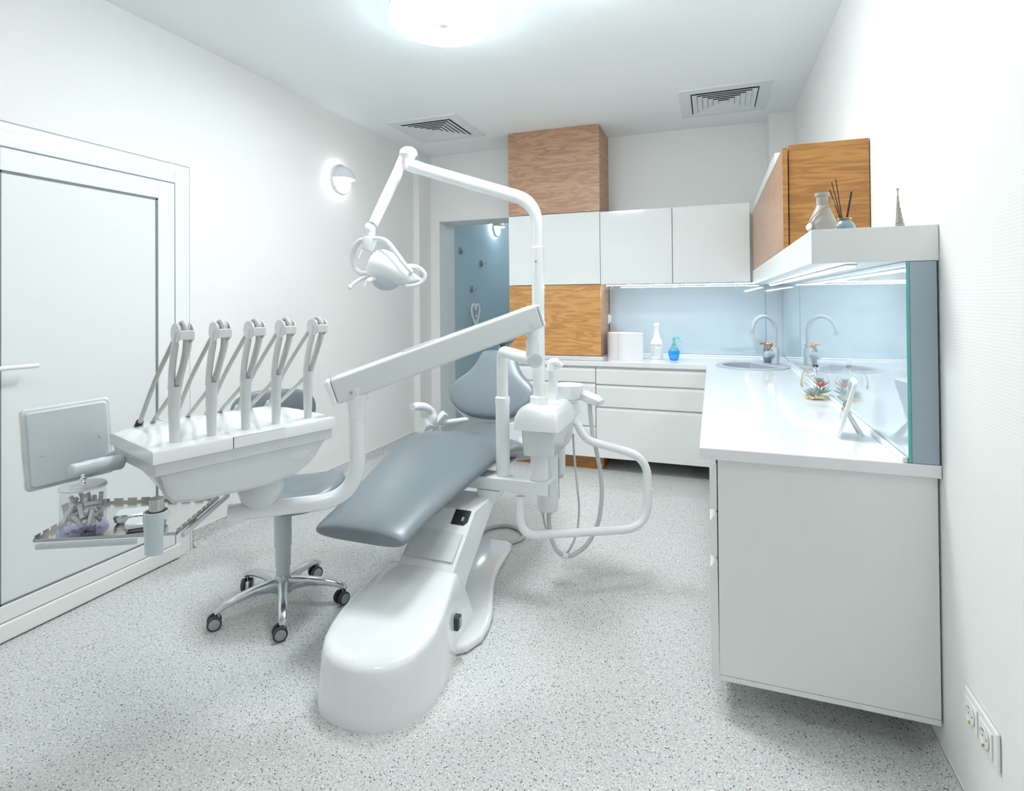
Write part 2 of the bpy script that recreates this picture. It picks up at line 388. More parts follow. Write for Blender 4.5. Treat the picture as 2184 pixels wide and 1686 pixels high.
ceiling_lamp(-.42, 2.15, E_lamp2, E_sidefill, 'round white ceiling lamp between the dental chair and the right worktop')
ceiling_lamp(-1.2, .55, E_fill, E_sidefill, 'added unseen fill lamp on the ceiling over the near end of the room')  # unseen lamp added as fill for the near half of the room

ceiling_lamp((DX0+DX1+.4)/2, 6.75, E_corrfill, E_corrfill, 'added unseen fill lamp on the corridor ceiling beyond the doorway')  # unseen lamp added behind the lintel to brighten the corridor

# ---- ceiling vents
def vent(cx, cy, label):
    t = thing('ceiling_vent', label, 'air vent', (cx, cy, ZC-.012), 'square ceiling vents')
    h = .305
    def sq(r, z): return [(cx-r, cy-r, z), (cx+r, cy-r, z), (cx+r, cy+r, z), (cx-r, cy+r, z)]
    MB().ring([sq(h, ZC), sq(h, ZC-.010), sq(.225, ZC-.010), sq(.225, ZC)]).build('frame', M_vent, t, angle=20)
    MB().box((cx-.225, cy-.225, ZC-.0015), (cx+.225, cy+.225, ZC-.0005)).build('duct', M_ventd, t)
    for k in range(6):
        r = .215-.036*k
        MB().ring([sq(r, ZC-.0175), sq(r, ZC-.0155), sq(r-.034, ZC-.0075), sq(r-.034, ZC-.009)]).build('louvre', M_vent, t, angle=10)
    bx('centre_plate', (cx-.022, cy-.022, ZC-.016), (cx+.022, cy+.022, ZC-.010), M_vent, t, .001)
    return t
vent(-2.165, 4.17, 'square white ceiling vent above the white doorway corner')
vent(.095, 4.32, 'square ceiling vent near the right wall above the wall cabinets')

# ---- wall lights: ring on the wall, upper half shaded by a quarter dome
def sconce(x, y, z, label, em, r=.118):
    t = thing('wall_lamp', label, 'wall lamp', (x, y, z), 'round wall lamps')
    m = rot_to((1, 0, 0))
    MB().lathe([(r*.80, .001), (r*.80, .030)], (x, y, z), m, 40).build('backplate', M_plast, t)
    MB().lathe([(r*.86, .004), (r*.90, .010), (r*.86, .016)], (x, y, z), m, 40, False, False).build('halo', em, t)
    MB().lathe([(r*.84, .020), (r, .020), (r*1.0, .044), (r*.93, .050), (r*.84, .046)], (x, y, z), m, 40, False, False).build('rim', M_shell, t)
    MB().lathe([(r*.84, .0305), (r*.84, .036), (.001, .040)], (x, y, z), m, 40).build('diffuser', em, t)
    # quarter dome shade with a wall of its own
    n, k = 20, 10; outer, inner = [], []
    for rr, lst in ((r*.86, outer), (r*.82, inner)):
        for i in range(n+1):
            a = PI*i/n; row = []
            for j in range(k+1):
                e = PI/2*j/k
                row.append((x+.046+rr*.98*math.sin(e)*1.0, y+rr*math.cos(a)*math.cos(e), z+rr*math.sin(a)*math.cos(e)))
            lst.append(row)
    b = MB(); b.loft(outer, False, False, False); b.loft(inner, False, False, False)
    rim = [outer[0], inner[0]]; b.loft(rim, False, False, False); b.loft([outer[-1], inner[-1]], False, False, False)
    b.build('shade', M_shell, t)
    return t
sconce(XL, 3.555, 2.29, 'round wall lamp with quarter-dome shade on the left wall', E_sconce)
sconce(DX0, 6.42, 2.262, 'round wall lamp in the corridor beyond the doorway', E_sconce2)

# ---- hooks on the corridor wall and the rope heart
def hook(u, v, label):
    p = at(u, v, x=DX0); x, y, z = p
    t = thing('wall_hook', label, 'hook', (x, y, z), 'round hooks on the corridor wall'); m = rot_to((1, 0, 0))
    MB().lathe([(.040, 0), (.040, .010), (.034, .014), (.001, .014)], p, m, 24).build('backplate', M_reed if False else M_hookc, t)
    MB().lathe([(.008, .014), (.006, .045), (.014, .05), (.014, .062), (.001, .064)], p, m, 16).build('knob', M_chrome, t)
    return p
hook(982, 534, 'round hook high on the corridor wall, beside the door jamb')
hook(1026, 561, 'round hook on the corridor wall, under the corridor lamp')
hp = hook(1005, 616, 'lowest round hook on the corridor wall, holding the rope heart')
t = thing('rope_heart', 'white rope heart ornament hanging from the lowest corridor hook', 'ornament', (hp.x+.052, hp.y, hp.z-.5))
cx_, cy_, cz_ = hp.x+.052, hp.y, at(1011, 668, x=DX0).z
pts = []
for k in range(41):
    a = 2*PI*k/40
    pts.append((cx_, cy_-.0068*16*math.sin(a)**3, cz_+.0088*(13*math.cos(a)-5*math.cos(2*a)-2*math.cos(3*a)-math.cos(4*a))))
b = MB(); rs = [.0125+.003*math.sin(k*2.6) for k in range(41)]
b.tube(pts, rs, 8); b.build('heart', M_cot, t, angle=180)
MB().tube([(cx_, cy_, cz_+.045), (cx_, cy_, hp.z-.004)], .0035, 6).build('cord', M_hose, t)
b = MB().tube([(cx_, cy_, cz_+.045), (cx_, cy_, cz_-.015)], .004, 6); b.ball((cx_, cy_, cz_-.03), .016); b.ball((cx_, cy_, cz_+.04), .012); b.build('bead', M_chrome, t)

# ================================================================== cabinets along the back and right
YW = 4.30      # front edge of the back worktop
YU = 4.52      # front of the wall cabinets
XW = -.045     # front edge of the right worktop
XG = .531      # face of the right splashback
YG = 4.925     # face of the back splashback
HW, TW = .868, .038
ZB = .115
Y0 = 1.905     # near end of the right run
LX = -1.66     # left end of the back run
# worktop: one L-shaped slab with an oval cut-out for the sink
SX, SY, SA, SB = .262, 4.30, .246, .262
def L_poly(z): return [(LX, YW, z), (XW, YW, z), (XW, Y0, z), (XR-.001, Y0, z), (XR-.001, YG-.001, z), (LX, YG-.001, z)]
wt = MB().loft([L_poly(HW-TW), L_poly(HW)]).build('worktop', M_top, None, (XW, YW, HW-TW), flat=False)
cut = MB().lathe([(.225, -.1), (.225, .1)], (SX, SY, HW), None, 48, squash=1.06).build('cutter', M_top)
bo = wt.modifiers.new('cut', 'BOOLEAN'); bo.object = cut; bo.operation = 'DIFFERENCE'; bo.solver = 'EXACT'
bpy.context.view_layer.update(); bake(wt); bpy.data.objects.remove(cut)
bv = wt.modifiers.new('bevel', 'BEVEL'); bv.width = .004; bv.segments = 3; bv.limit_method = 'ANGLE'; bv.angle_limit = R(35)
wt.data.polygons.foreach_set('use_smooth', [True]*len(wt.data.polygons))
wt.modifiers.new('normals', 'WEIGHTED_NORMAL')
tag(wt, 'glossy white L-shaped worktop running along the back and right walls', 'worktop')

def front(parent, name, a, c, groove, axis, mat):
    """handleless drawer front: slab whose top edge is cut back to a finger groove"""
    x0, y0, z0 = a; x1, y1, z1 = c
    if axis == 'y':   # faces -y ; y0 = face, y1 = back
        prof = [(y1, z0), (y0, z0), (y0, z1-groove), (y0+.004, z1-groove+.004), (y1-.003, z1-.004), (y1, z1-.004)]
        m = MB().loft([[(x0, y, z) for y, z in prof], [(x1, y, z) for y, z in prof]])
    else:             # faces -x
        prof = [(x1, z0), (x0, z0), (x0, z1-groove), (x0+.004, z1-groove+.004), (x1-.003, z1-.004), (x1, z1-.004)]
        m = MB().loft([[(x, y0, z) for x, z in prof], [(x, y1, z) for x, z in prof]])
    return m.build(name, mat, parent, angle=20)
def base_unit_back(x0, x1, levels, label):
    t = thing('base_cabinet', label, 'cabinet', ((x0+x1)/2, YW+.3, ZB), 'white base cabinets')
    bx('carcass', (x0+.001, YW+.035, ZB), (x1-.001, YG-.002, HW-TW-.002), M_lacm, t, 0)
    for k in range(len(levels)-1):
        z1, z0 = levels[k], levels[k+1]
        front(t, 'drawer', (x0+.002, YW+.012, z0+.003), (x1-.002, YW+.034, z1-.003), .026, 'y', M_cream)
    return t
base_unit_back(LX+.005, -.868, [.822, .70, .36, ZB], 'white base cabinet behind the spittoon, above the wooden plinth')
base_unit_back(-.866, XW+.03, [.822, .690, .515, ZB], 'white three-drawer base cabinet in the inner corner of the worktop')
def base_unit_right(y0, y1, label, end=False):
    t = thing('base_cabinet', label, 'cabinet', (.3, (y0+y1)/2, ZB), 'white base cabinets')
    ya, yb2, xa, xb, za, zb3 = y0+(.018 if end else .001), y1-.001, XW+.055, XR-.002, ZB, HW-TW-.002
    m = MB().box((xa, ya, za), (xb, yb2, za+.018)).box((xa, ya, za+.0185), (xb, ya+.018, zb3))
    if y1 < 4: m.box((xa, yb2-.018, za+.0185), (xb, yb2, zb3))
    m.box((xb-.012, ya+.0185, za+.0185), (xb, yb2-.0185, zb3))
    m.build('carcass', M_lacm, t)
    zs = [.822, .66, .51, ZB]
    for k in range(3):
        front(t, 'drawer', (XW+.030, y0+.002, zs[k+1]+.003), (XW+.052, y1-.002, zs[k]-.003), .030, 'x', M_cream)
    if end:
        bx('end_panel', (XW+.055, y0, ZB+.018), (XR-.006, y0+.017, HW-TW-.004), M_cream, t, .001)
        bx('bottom_edge', (XW+.055, y0, ZB), (XR-.006, y0+.017, ZB+.0165), M_lacm, t, .001)
    return t
base_unit_right(Y0+.02, 2.72, 'large white base cabinet at the near end, showing its end panel', True)
base_unit_right(2.72, 3.52, 'white base cabinet in the middle of the right run')
base_unit_right(3.52, YW+.03, 'white base cabinet under the sink in the right run')
pl = bx('cabinet_plinth', (LX+.02, 4.40, 0), (-.825, 4.86, ZB), M_wood2, None, .001)
tag(pl, 'low wooden plinth box on the floor under the back base cabinets', 'plinth')

# ---- tall wood and white units on the left of the back run
XC = -.862
def unit(name, label, a, c, matbody, matfront, cat='cabinet', group=None, doors=1):
    t = thing(name, label, cat, ((a[0]+c[0])/2, (a[1]+c[1])/2, a[2]), group)
    bx('carcass', (a[0], a[1]+.02, a[2]), c, matbody, t, .0008)
    w = (c[0]-a[0])/doors
    for k in range(doors):
        bx('door', (a[0]+w*k+.0015, a[1], a[2]+.001), (a[0]+w*(k+1)-.0015, a[1]+.019, c[2]-.001), matfront, t, .001)
    return t
unit('counter_cabinet', 'oak-fronted cabinet standing on the worktop under the white wall cupboard', (LX, YU, HW+.020), (XC, YG-.002, 1.476), M_woodp, M_wood)
tr = MB().box((LX, YU-.012, HW+.0005), (XC+.012, YG-.003, HW+.012)).build('base_trim', M_plast, None, (-1.2, YU, HW), bevel=.003)
MB().box((LX, YU-.006, HW+.012), (XC+.006, YG-.003, HW+.019)).build('trim_lip', M_alu, tr, bevel=.001)
tag(tr, 'thin white trim between the worktop and the oak counter cabinet', 'trim')
unit('wall_cabinet', 'white gloss wall cupboard between two oak panels, left of the splashback', (LX, YU, 1.479), (XC, YG+.02, 2.078), M_lacm, M_lac, group='white wall cupboards')
t = unit('wall_cabinet', 'white gloss wall cupboard next to the oak column, over the paper rolls', (XC+.002, YU, 1.474), (-.292, YG+.02, 2.072), M_lacm, M_lac, group='white wall cupboards')
t = unit('wall_cabinet', 'white gloss wall cupboard in the corner beside the oak doors', (-.290, YU, 1.474), (.272, YG+.02, 2.072), M_lacm, M_lac, group='white wall cupboards')
t = thing('duct_casing', 'square oak casing rising from the white cupboard to the ceiling', 'casing', (-1.26, YU+.2, 2.082))
bx('front_panel', (LX, YU, 2.0815), (XC, YU+.018, ZC-.002), M_woodc, t, .0008)
bx('side_panel', (XC-.018, YU+.0185, 2.0815), (XC, YB-.001, ZC-.002), M_woodc, t, .0008)
bx('left_panel', (LX, YU+.0185, 2.0815), (LX+.018, YB-.001, ZC-.002), M_woodc, t, .0008)

# ---- shelf and oak cabinet on the right wall
XS = .287; ZS = 1.558; TS = .103
sh = bx('wall_shelf', (XS, Y0, ZS-TS), (XR-.001, YU-.004, ZS), M_lacm, None, .0015)
tag(sh, 'thick white wall shelf with a light strip under it on the right wall', 'shelf')
CY0, CY1, CZ1 = 2.61, YU-.006, 1.990
t = thing('oak_cabinet', 'oak wall cabinet with two doors standing on the white shelf', 'cabinet', (.45, 3.5, ZS))
bx('end_panel', (XS+.026, CY0+.008, ZS+.001), (XR-.004, CY0+.026, CZ1+.012), M_wood2, t, .0008)
bx('carcass', (XS+.026, CY0+.0265, ZS+.001), (XR-.003, CY1, CZ1), M_lacm, t, 0)
for a, c in [(CY0, 3.50), (3.503, CY1)]:
    bx('door', (XS+.001, a, ZS+.0025), (XS+.021, c, CZ1), M_woodp, t, .0006)
bx('door_edge', (XS+.0015, CY0-.0012, ZS+.003), (XS+.0205, CY0-.0002, CZ1-.001), M_wood2, t, 0)
w2 = bx('top_box', (XS+.012, 3.02, CZ1+.002), (XR-.004, YU-.006, 2.070), M_lacm, None, .001)
tag(w2, 'white flat box lying on top of the oak wall cabinet', 'box')

# ---- splashbacks
t = thing('glass_splashback', 'pale blue glass splashback on the back wall behind the paper rolls', 'splashback', (-.3, YG, HW), 'blue glass splashbacks')
bx('pane', (XC+.004, YG, HW+.016), (.405, YG+.008, ZS-TS+.03), M_blue, t, .0006)
bx('pane_edge', (.4052, YG-.001, HW+.016), (.4085, YG+.008, ZS-TS+.02), M_gedge, t, 0)
bx('pane', (.409, YG, HW+.016), (XG, YG+.008, ZS-TS+.03), M_blue, t, .0006)
t = thing('glass_splashback', 'reflective blue glass splashback along the right wall behind the sink', 'splashback', (XG, 3.4, HW), 'blue glass splashbacks')
bx('pane', (XG, Y0+.0045, HW+.012), (XG+.008, YG-.001, ZS-TS-.001), M_blue, t, .0004)
bx('pane_edge', (XG, Y0+.001, HW+.002), (XG+.008, Y0+.004, ZS-TS-.001), M_gedge, t, 0)
fw = bx('splashback_end_panel', (XG+.009, Y0+.003, HW+.001), (XR-.006, 4.7, ZS-TS-.001), M_bluew, None, .0008)
tag(fw, 'blue-grey panel closing the near end of the right splashback', 'panel')
sk = bx('worktop_upstand', (XG-.014, Y0+.003, HW+.0005), (XG-.0005, YG-.016, HW+.016), M_plast, None, .003)
tag(sk, 'thin white upstand along the right splashback', 'trim')
sk = bx('worktop_upstand', (XC+.012, YG-.014, HW+.0005), (XG-.001, YG-.0005, HW+.015), M_plast, None, .003)
tag(sk, 'thin white upstand along the back splashback', 'trim')
# light strips
t = thing('light_strip', 'glowing light strip under the right wall shelf', 'light strip', (.4, 3.2, ZS-TS-.012), 'cabinet light strips')
bx('profile', (.395, 1.98, ZS-TS-.006), (.425, YU-.03, ZS-TS-.0005), M_alu, t, .001)
bx('diffuser', (.399, 1.985, ZS-TS-.011), (.421, YU-.035, ZS-TS-.0062), E_led, t, .001)
t = thing('light_strip', 'glowing light strip under the white wall cupboards', 'light strip', (-.3, YU+.04, 1.46), 'cabinet light strips')
bx('profile', (XC+.04, YU+.012, 1.4675), (.385, YU+.042, 1.4735), M_alu, t, .001)
bx('diffuser', (XC+.045, YU+.016, 1.4625), (.38, YU+.038, 1.4672), E_led2, t, .001)

# ---- switch and sockets
p = at(1298, 680, x=XC); t = thing('socket_plate', 'small white switch plate on the side of the oak counter cabinet', 'switch', (XC, p.y, p.z))
bx('plate', (XC+.0005, p.y-.042, p.z-.042), (XC+.010, p.y+.042, p.z+.042), M_plast, t, .002)
MB().box((XC+.010, p.y-.032, p.z-.032), (XC+.020, p.y+.032, p.z+.032)).build('rocker', M_plast, t, bevel=.005)
y0, y1, z0, z1 = 1.583, 1.760, .252, .343
t = thing('wall_socket', 'white double power socket low on the right wall', 'socket', (XR, (y0+y1)/2, z0))
pm = MB()
fr = MB(); zc_ = (z0+z1)/2
MB().box((XR-.009, y0, z0), (XR-.0005, y1, z1)).build('frame_plate', M_plast, t, bevel=.004)
for yc in (y0+.050, y1-.050):
    MB().box((XR-.013, yc-.031, zc_-.031), (XR-.009, yc+.031, zc_+.031)).build('insert', M_plast, t, bevel=.002)
    c = MB().lathe([(.0235, .0008), (.0235, .0035), (.0205, .0036), (.0195, .0005), (.001, .0004)], (XR-.0132, yc, zc_), rot_to((-1, 0, 0)), 28).build('recess', M_lacm, t)
    for dy in (-.0095, .0095): MB().lathe([(.0026, .0006), (.0026, .001)], (XR-.0132, yc+dy, zc_), rot_to((-1, 0, 0)), 12).build('pin_hole', M_gasket, c)
    for dz in (-.019, .019): bx('earth_clip', (XR-.0175, yc-.004, zc_+dz-.003), (XR-.0135, yc+.004, zc_+dz+.003), M_gold, c, .0005)

# ---- sink, tap and soap
t = thing('sink', 'oval grey composite sink set into the worktop corner', 'sink', (SX, SY, HW-.17))
def sink_ring(a, bb, z, cutk=None, dx=0, dy=0, n=56):
    out = []
    for k in range(n):
        th = 2*PI*k/n; x, y = a*math.cos(th), bb*math.sin(th)
        if cutk is not None:
            q = (x*.86+y*.51)
            if q > cutk: x -= (q-cutk)*.86; y -= (q-cutk)*.51
        out.append((SX+dx+x, SY+dy+y, z))
    return out
secs = [sink_ring(SA, SB, HW+.0008), sink_ring(SA-.003, SB-.003, HW+.007), sink_ring(SA-.018, SB-.018, HW+.0095), sink_ring(.203, .212, HW+.0085, .115), sink_ring(.197, .206, HW+.002, .109), sink_ring(.185, .195, HW-.10, .100), sink_ring(.15, .16, HW-.135, .09), sink_ring(.02, .02, HW-.14, None), sink_ring(.001, .001, HW-.14, None)]
MB().loft(secs, False, True).build('basin', M_sink, t, angle=35)
q = at(1662, 787, z=HW-.05)
MB().lathe([(.010, 0), (.010, .004), (.001, .005)], (SX+.13, SY-.12, HW-.05), rot_to((-.8, .6, 0)), 16).build('overflow', M_gasket, t)
MB().lathe([(.035, 0), (.030, .004), (.001, .005)], (SX-.01, SY-.01, HW-.139), None, 24).build('drain', M_chrome, t)
fx, fy = .425, 4.425
t = thing('tap', 'grey gooseneck mixer tap on the sink rim', 'tap', (fx, fy, HW+.009))
MB().lathe([(.029, 0), (.029, .005), (.027, .008), (.0265, .112), (.024, .116)], (fx, fy, HW+.010), None, 28).build('body', M_tap, t)
d = Vector((-.80, -.60, 0)); top = HW+.255
arc = [(fx, fy, HW+.12), (fx, fy, top)]+[(Vector((fx, fy, top))+d*(.098-.098*math.cos(PI*k/14))+Vector((0, 0, .098*math.sin(PI*k/14)))) for k in range(1, 14)]
end = Vector(arc[-1])+d*.002+Vector((0, 0, -.028)); arc.append(end)
MB().tube(arc, .0135, 16).build('spout', M_tap, t, angle=60)
MB().tube([end+Vector((0, 0, .002)), end+Vector((0, 0, -.020))], .0138, 16).build('aerator', M_chrome, t)
ld = Vector((-.78, -.52, .06)).normalized()
MB().tube([Vector((fx, fy, HW+.075)), Vector((fx, fy, HW+.075))+ld*.03, Vector((fx, fy, HW+.072))+ld*.078, Vector((fx, fy, HW+.072))+ld*.082], [.021, .022, .0245, .021], 20).build('lever_hub', M_tap, t)
hb = Vector((fx, fy, HW+.09))+ld*.055
MB().tube([hb, hb+Vector((.045, .03, .048))], .004, 10).build('lever', M_tap, t)
sx, sy = .395, 4.515
t = thing('soap_dispenser', 'dark grey soap dispenser with copper pump behind the tap', 'soap dispenser', (sx, sy, HW+.0095))
MB().lathe([(.034, 0), (.042, .008), (.043, .10), (.038, .112)], (sx, sy, HW+.0097), None, 28).build('body', M_soap, t)
b = MB().lathe([(.037, .112), (.037, .138), (.033, .142), (.001, .142)], (sx, sy, HW+.0097), None, 28); b.build('pump', M_copper, t)
MB().tube([(sx, sy, HW+.148), (sx-.035, sy-.015, HW+.149), (sx-.068, sy-.03, HW+.146)], [.009, .006, .005], 10).build('nozzle', M_copper, t)

# ---- paper rolls and bottles on the back worktop
def on_top(u, v): return at(u, v, z=HW)
def roll_(x, y, r, h, label):
    t = thing('paper_roll', label, 'paper roll', (x, y, HW), 'paper towel rolls')
    MB().ring([[(x+rr*math.cos(2*PI*k/40), y+rr*math.sin(2*PI*k/40), z) for k in range(40)] for rr, z in ((r, HW+.0005), (r, HW+h), (.022, HW+h), (.022, HW+.0005))]).build('paper', M_paper, t)
    MB().ring([[(x+rr*math.cos(2*PI*k/24), y+rr*math.sin(2*PI*k/24), z) for k in range(24)] for rr, z in ((.0215, HW+.001), (.0215, HW+h-.001), (.019, HW+h-.001), (.019, HW+.001))]).build('core', M_peb, t)
roll_(-.745, 4.715, .098, .205, 'white paper towel roll against the oak counter cabinet')
roll_(-.625, 4.52, .101, .212, 'white paper towel roll in front, next to the white spray bottle')
bxp = Vector((-.425, 4.60, HW))
t = thing('spray_bottle', 'white long-necked bottle with printed label beside the paper roll', 'bottle', bxp)
MB().lathe([(.046, 0), (.049, .004), (.049, .130), (.046, .142), (.030, .170), (.022, .205), (.0185, .240)], bxp, None, 28).build('body', M_plast, t, angle=60)
MB().lathe([(.0195, .238), (.0195, .262), (.0215, .264), (.0215, .284), (.018, .290), (.001, .290)], bxp, None, 20).build('cap', M_plast, t)
# printed label: two columns of grey text blocks curved round the body
lb = MB()
def strip(a0, a1, z0, z1):
    n = 6; r = .0495
    lb.loft([[(bxp.x+r*math.sin(a0+(a1-a0)*k/n), bxp.y-r*math.cos(a0+(a1-a0)*k/n), bxp.z+z) for k in range(n+1)] for z in (z0, z1)], False, False, False)
for a0, a1, z0, z1 in [(-1.0, -.18, .106, .122), (-.12, .8, .106, .122), (-1.0, -.15, .092, .097), (-1.0, -.15, .082, .088), (-1.0, -.15, .03, .076), (-.05, .35, .078, .081), (-.05, .28, .068, .072), (-.05, .4, .058, .061), (-.02, .2, .05, .054), (-.04, .36, .040, .043), (-.05, .25, .03, .034)]: strip(a0, a1, z0, z1)
lb.build('label', M_label, t)
bp_ = Vector((-.290, 4.56, HW))
t = thing('spray_bottle', 'small clear spray bottle half full of bright blue liquid', 'bottle', bp_)
prof = []
for k in range(25):
    z = .001+.118*k/24; s_ = z/.12
    r = .024+.020*math.sin(PI*min(1, (s_*.93+.05)))**.8
    if s_ > .55: r = .044-.030*((s_-.55)/.45)**1.25
    prof.append((r+(.0012 if k % 2 else 0), z))
low = [p for p in prof if p[1] < .078]
MB().lathe([(.018, .0005)]+low+[(low[-1][0]-.002, .078)], bp_, None, 28).build('liquid', M_bluel, t, angle=60)
MB().lathe([p for p in prof if p[1] >= .0775]+[(.013, .124)], bp_, None, 28).build('shoulder', M_teal, t, angle=60)
MB().lathe([(.0135, .122), (.0135, .142), (.011, .146), (.010, .168)], bp_, None, 20).build('collar', M_teal, t)
b = MB().tube([bp_+Vector((-.006, 0, .168)), bp_+Vector((.012, 0, .176)), bp_+Vector((.055, 0, .187))], [.010, .010, .006], 10)
b.tube([bp_+Vector((.03, 0, .178)), bp_+Vector((.045, 0, .16)), bp_+Vector((.058, 0, .142))], [.004, .004, .003], 8); b.build('trigger', M_teal, t)
MB().tube([bp_+Vector((-.008, 0, .170)), bp_+Vector((.012, 0, .160))], .008, 10).build('pivot', M_tealp, t)

# ---- terrarium
tp = at(1740, 850, z=HW)
t = thing('glass_terrarium', 'hanging glass globe terrarium with succulents on the worktop', 'terrarium', tp)
rg = .061
prof = [(.03, .001)]+[(rg*math.sin(a)*1.0, rg*1.24-rg*1.26*math.cos(a)) for a in [.45+k*(PI-.62)/18 for k in range(19)]]
prof_in = [(max(.001, r-.0016), z+.0004) for r, z in prof]
gl = MB(); n = 32
sec = [[(tp.x+r*math.cos(2*PI*k/n), tp.y+r*math.sin(2*PI*k/n), tp.z+z) for k in range(n)] for r, z in prof]
sin_ = [[(tp.x+r*math.cos(2*PI*k/n), tp.y+r*math.sin(2*PI*k/n), tp.z+z) for k in range(n)] for r, z in prof_in]
gl.loft(sec+sin_[::-1]); gl.build('globe', M_glass, t, angle=180)
tz = tp.z+prof[-1][1]
MB().lathe([(.010, -.003), (.012, .004), (.007, .010), (.009, .017), (.004, .024), (.001, .026)], (tp.x, tp.y, tz), None, 14).build('finial', M_glass, t)
MB().lathe([(.0125, .0), (.0125, .010), (.009, .012)], (tp.x, tp.y, tz+.001), None, 14).build('collar', M_gasket, t)
pb = MB()
for k in range(130):
    a, rr = random.random()*2*PI, .048*math.sqrt(random.random()); z = .006+.010*random.random()+.006*(1-rr/.05)
    pb.ball((tp.x+rr*math.cos(a), tp.y+rr*math.sin(a), tp.z+z), (.004+.003*random.random(), .004+.002*random.random(), .003+.002*random.random()), 7, 5)
pe = pb.build('pebbles', M_peb, t); pe['kind'] = 'stuff'
def rosette(c, n, L, w, tilt0, tilt1, mat, name):
    b = MB()
    for k in range(n):
        a = k*2.399; tl = tilt0+(tilt1-tilt0)*k/n; l = L*(1-.35*k/n)
        d = Vector((math.cos(a)*math.cos(tl), math.sin(a)*math.cos(tl), math.sin(tl)))
        p0 = Vector(c); b.tube([p0, p0+d*l*.4, p0+d*l*.8+Vector((0, 0, l*.06)), p0+d*l+Vector((0, 0, l*.12))], [w*.6, w, w*.6, w*.08], 6, flat=.45)
    return b.build(name, mat, t)
rosette(tp+Vector((-.019, -.006, .020)), 16, .044, .0046, .15, 1.3, M_leafp, 'succulent')
rosette(tp+Vector((.018, .004, .026)), 16, .052, .0040, .25, 1.2, M_leaf, 'succulent')
rosette(tp+Vector((.020, .004, .056)), 14, .046, .0034, .55, 1.25, M_red, 'succulent')
rosette(tp+Vector((.014, .004, .078)), 10, .030, .0038, .7, 1.4, M_leaf, 'succulent')
tw = bez([(tp.x, tp.y-.012, tz+.004), (tp.x-.022, tp.y-.018, tz-.004), (tp.x-.055, tp.y-.03, tz-.020), (tp.x-.066, tp.y-.035, tz-.055), (tp.x-.066, tp.y-.036, tz-.078)], 6)
b = MB().tube(tw, .0022, 7); b.ball(tw[-1], .006); b.tube([tw[-1], tw[-1]+Vector((.004, 0, -.014))], [.003, .005], 6); b.build('twine', M_twine, t)

# ---- folding mirror on the worktop
ml, mr = at(1786, 931, z=HW+.003), at(1792, 925, z=HW+.003)
mb0 = at(1789, 931, z=HW+.010)
t = thing('table_mirror', 'white framed table mirror with splayed stand on the worktop', 'mirror', mb0)
# the frame is a slab seen edge-on: lower edge at mb0, leaning back towards +x/-y
upv = (at(1823, 812, w=(mb0-CAM).dot(_F)+.02)-mb0); Hm = upv.length; ud = upv.normalized()
wq = at(1781, 905, z=HW+.003)-at(1788, 931, z=HW+.003); Wm = max(.08, min(.12, wq.length)); wd = wq.normalized(); wd.z = 0; wd.normalize(); ud = (ud-wd*ud.dot(wd)).normalized(); nd = ud.cross(wd).normalized()
def mpt(a, h, o): return mb0+wd*a+ud*h+nd*o
def rrect(w0, w1, h0, h1, r, o, n=5):
    out = []
    for cx_, cy_, a0 in ((w1-r, h0+r, -PI/2), (w1-r, h1-r, 0), (w0+r, h1-r, PI/2), (w0+r, h0+r, PI)):
        for k in range(n+1):
            a = a0+PI/2*k/n; out.append(mpt(cx_+r*math.cos(a), cy_+r*math.sin(a), o))
    return out
s1 = 1 if nd.dot(Vector((-1, 0, 0))) > 0 else -1
MB().loft([rrect(0, Wm, 0, Hm, .018, -.006*s1), rrect(0, Wm, 0, Hm, .018, .006*s1)]).build('frame', M_plast, t, bevel=.0015)
MB().loft([rrect(.012, Wm-.012, .045, Hm-.014, .010, .0062*s1), rrect(.012, Wm-.012, .045, Hm-.014, .010, .0068*s1)]).build('mirror_glass', M_mirror, t)
hinge = mpt(Wm*.3, Hm*.40, -.011*s1)
MB().tube([hinge-wd*.012, hinge+wd*.012], .009, 16).build('hinge', M_plast, t)
ft = at(1841, 932, z=HW+.004)
for ft_ in (ft, ft+wd*.045+Vector((-.01, 0, 0))):
    MB().tube([hinge, hinge.lerp(ft_, .4), Vector((ft_.x, ft_.y, HW+.0075))], [.007, .0065, .0055], 8).build('stand_leg', M_plast, t)

# ---- ornaments on the shelf
vp = Vector((.345, 2.16, ZS))
vp = at(1754, 487, y=1.965); vp.z = ZS
t = thing('stoneware_vase', 'beige ridged stoneware bottle vase with twine and tag on the shelf', 'vase', vp)
prof = []
for k in range(60):
    z = .121*k/59
    r = .0395 if z < .025 else .0395-.0235*min(1, ((z-.025)/.056))**1.2 if z < .081 else .016
    if z > .109: r = .020
    prof.append((r+(.0006 if k % 2 else 0), z))
MB().lathe([(.036, 0)]+prof+[(.016, .121), (.015, .11)], vp, None, 32).build('body', M_vase, t, angle=60)
tw = bez([vp+Vector((.020, -.015, .082)), vp+Vector((.0, -.028, .072)), vp+Vector((-.020, -.028, .056)), vp+Vector((-.034, -.024, .034)), vp+Vector((-.040, -.024, .028))], 6)
b = MB().tube(tw, .0018, 6)
for q in ((.027, -.012, .092), (.030, -.01, .085), (.025, -.006, .097)): b.tube([vp+Vector((.020, -.015, .082)), vp+Vector(q)], [.003, .005], 6)
b.build('twine', M_twine, t)
MB().lathe([(.001, -.0025), (.010, -.0025), (.0115, 0), (.010, .0025), (.001, .0025)], vp+Vector((-.041, -.026, .014)), rot_to((-.75, -.6, .2)), 20).build('tag', M_plast, t)
dp = at(1801, 486, y=2.02); dp.z = ZS
t = thing('reed_diffuser', 'blue glazed diffuser pot with four black reeds on the shelf', 'diffuser', dp)
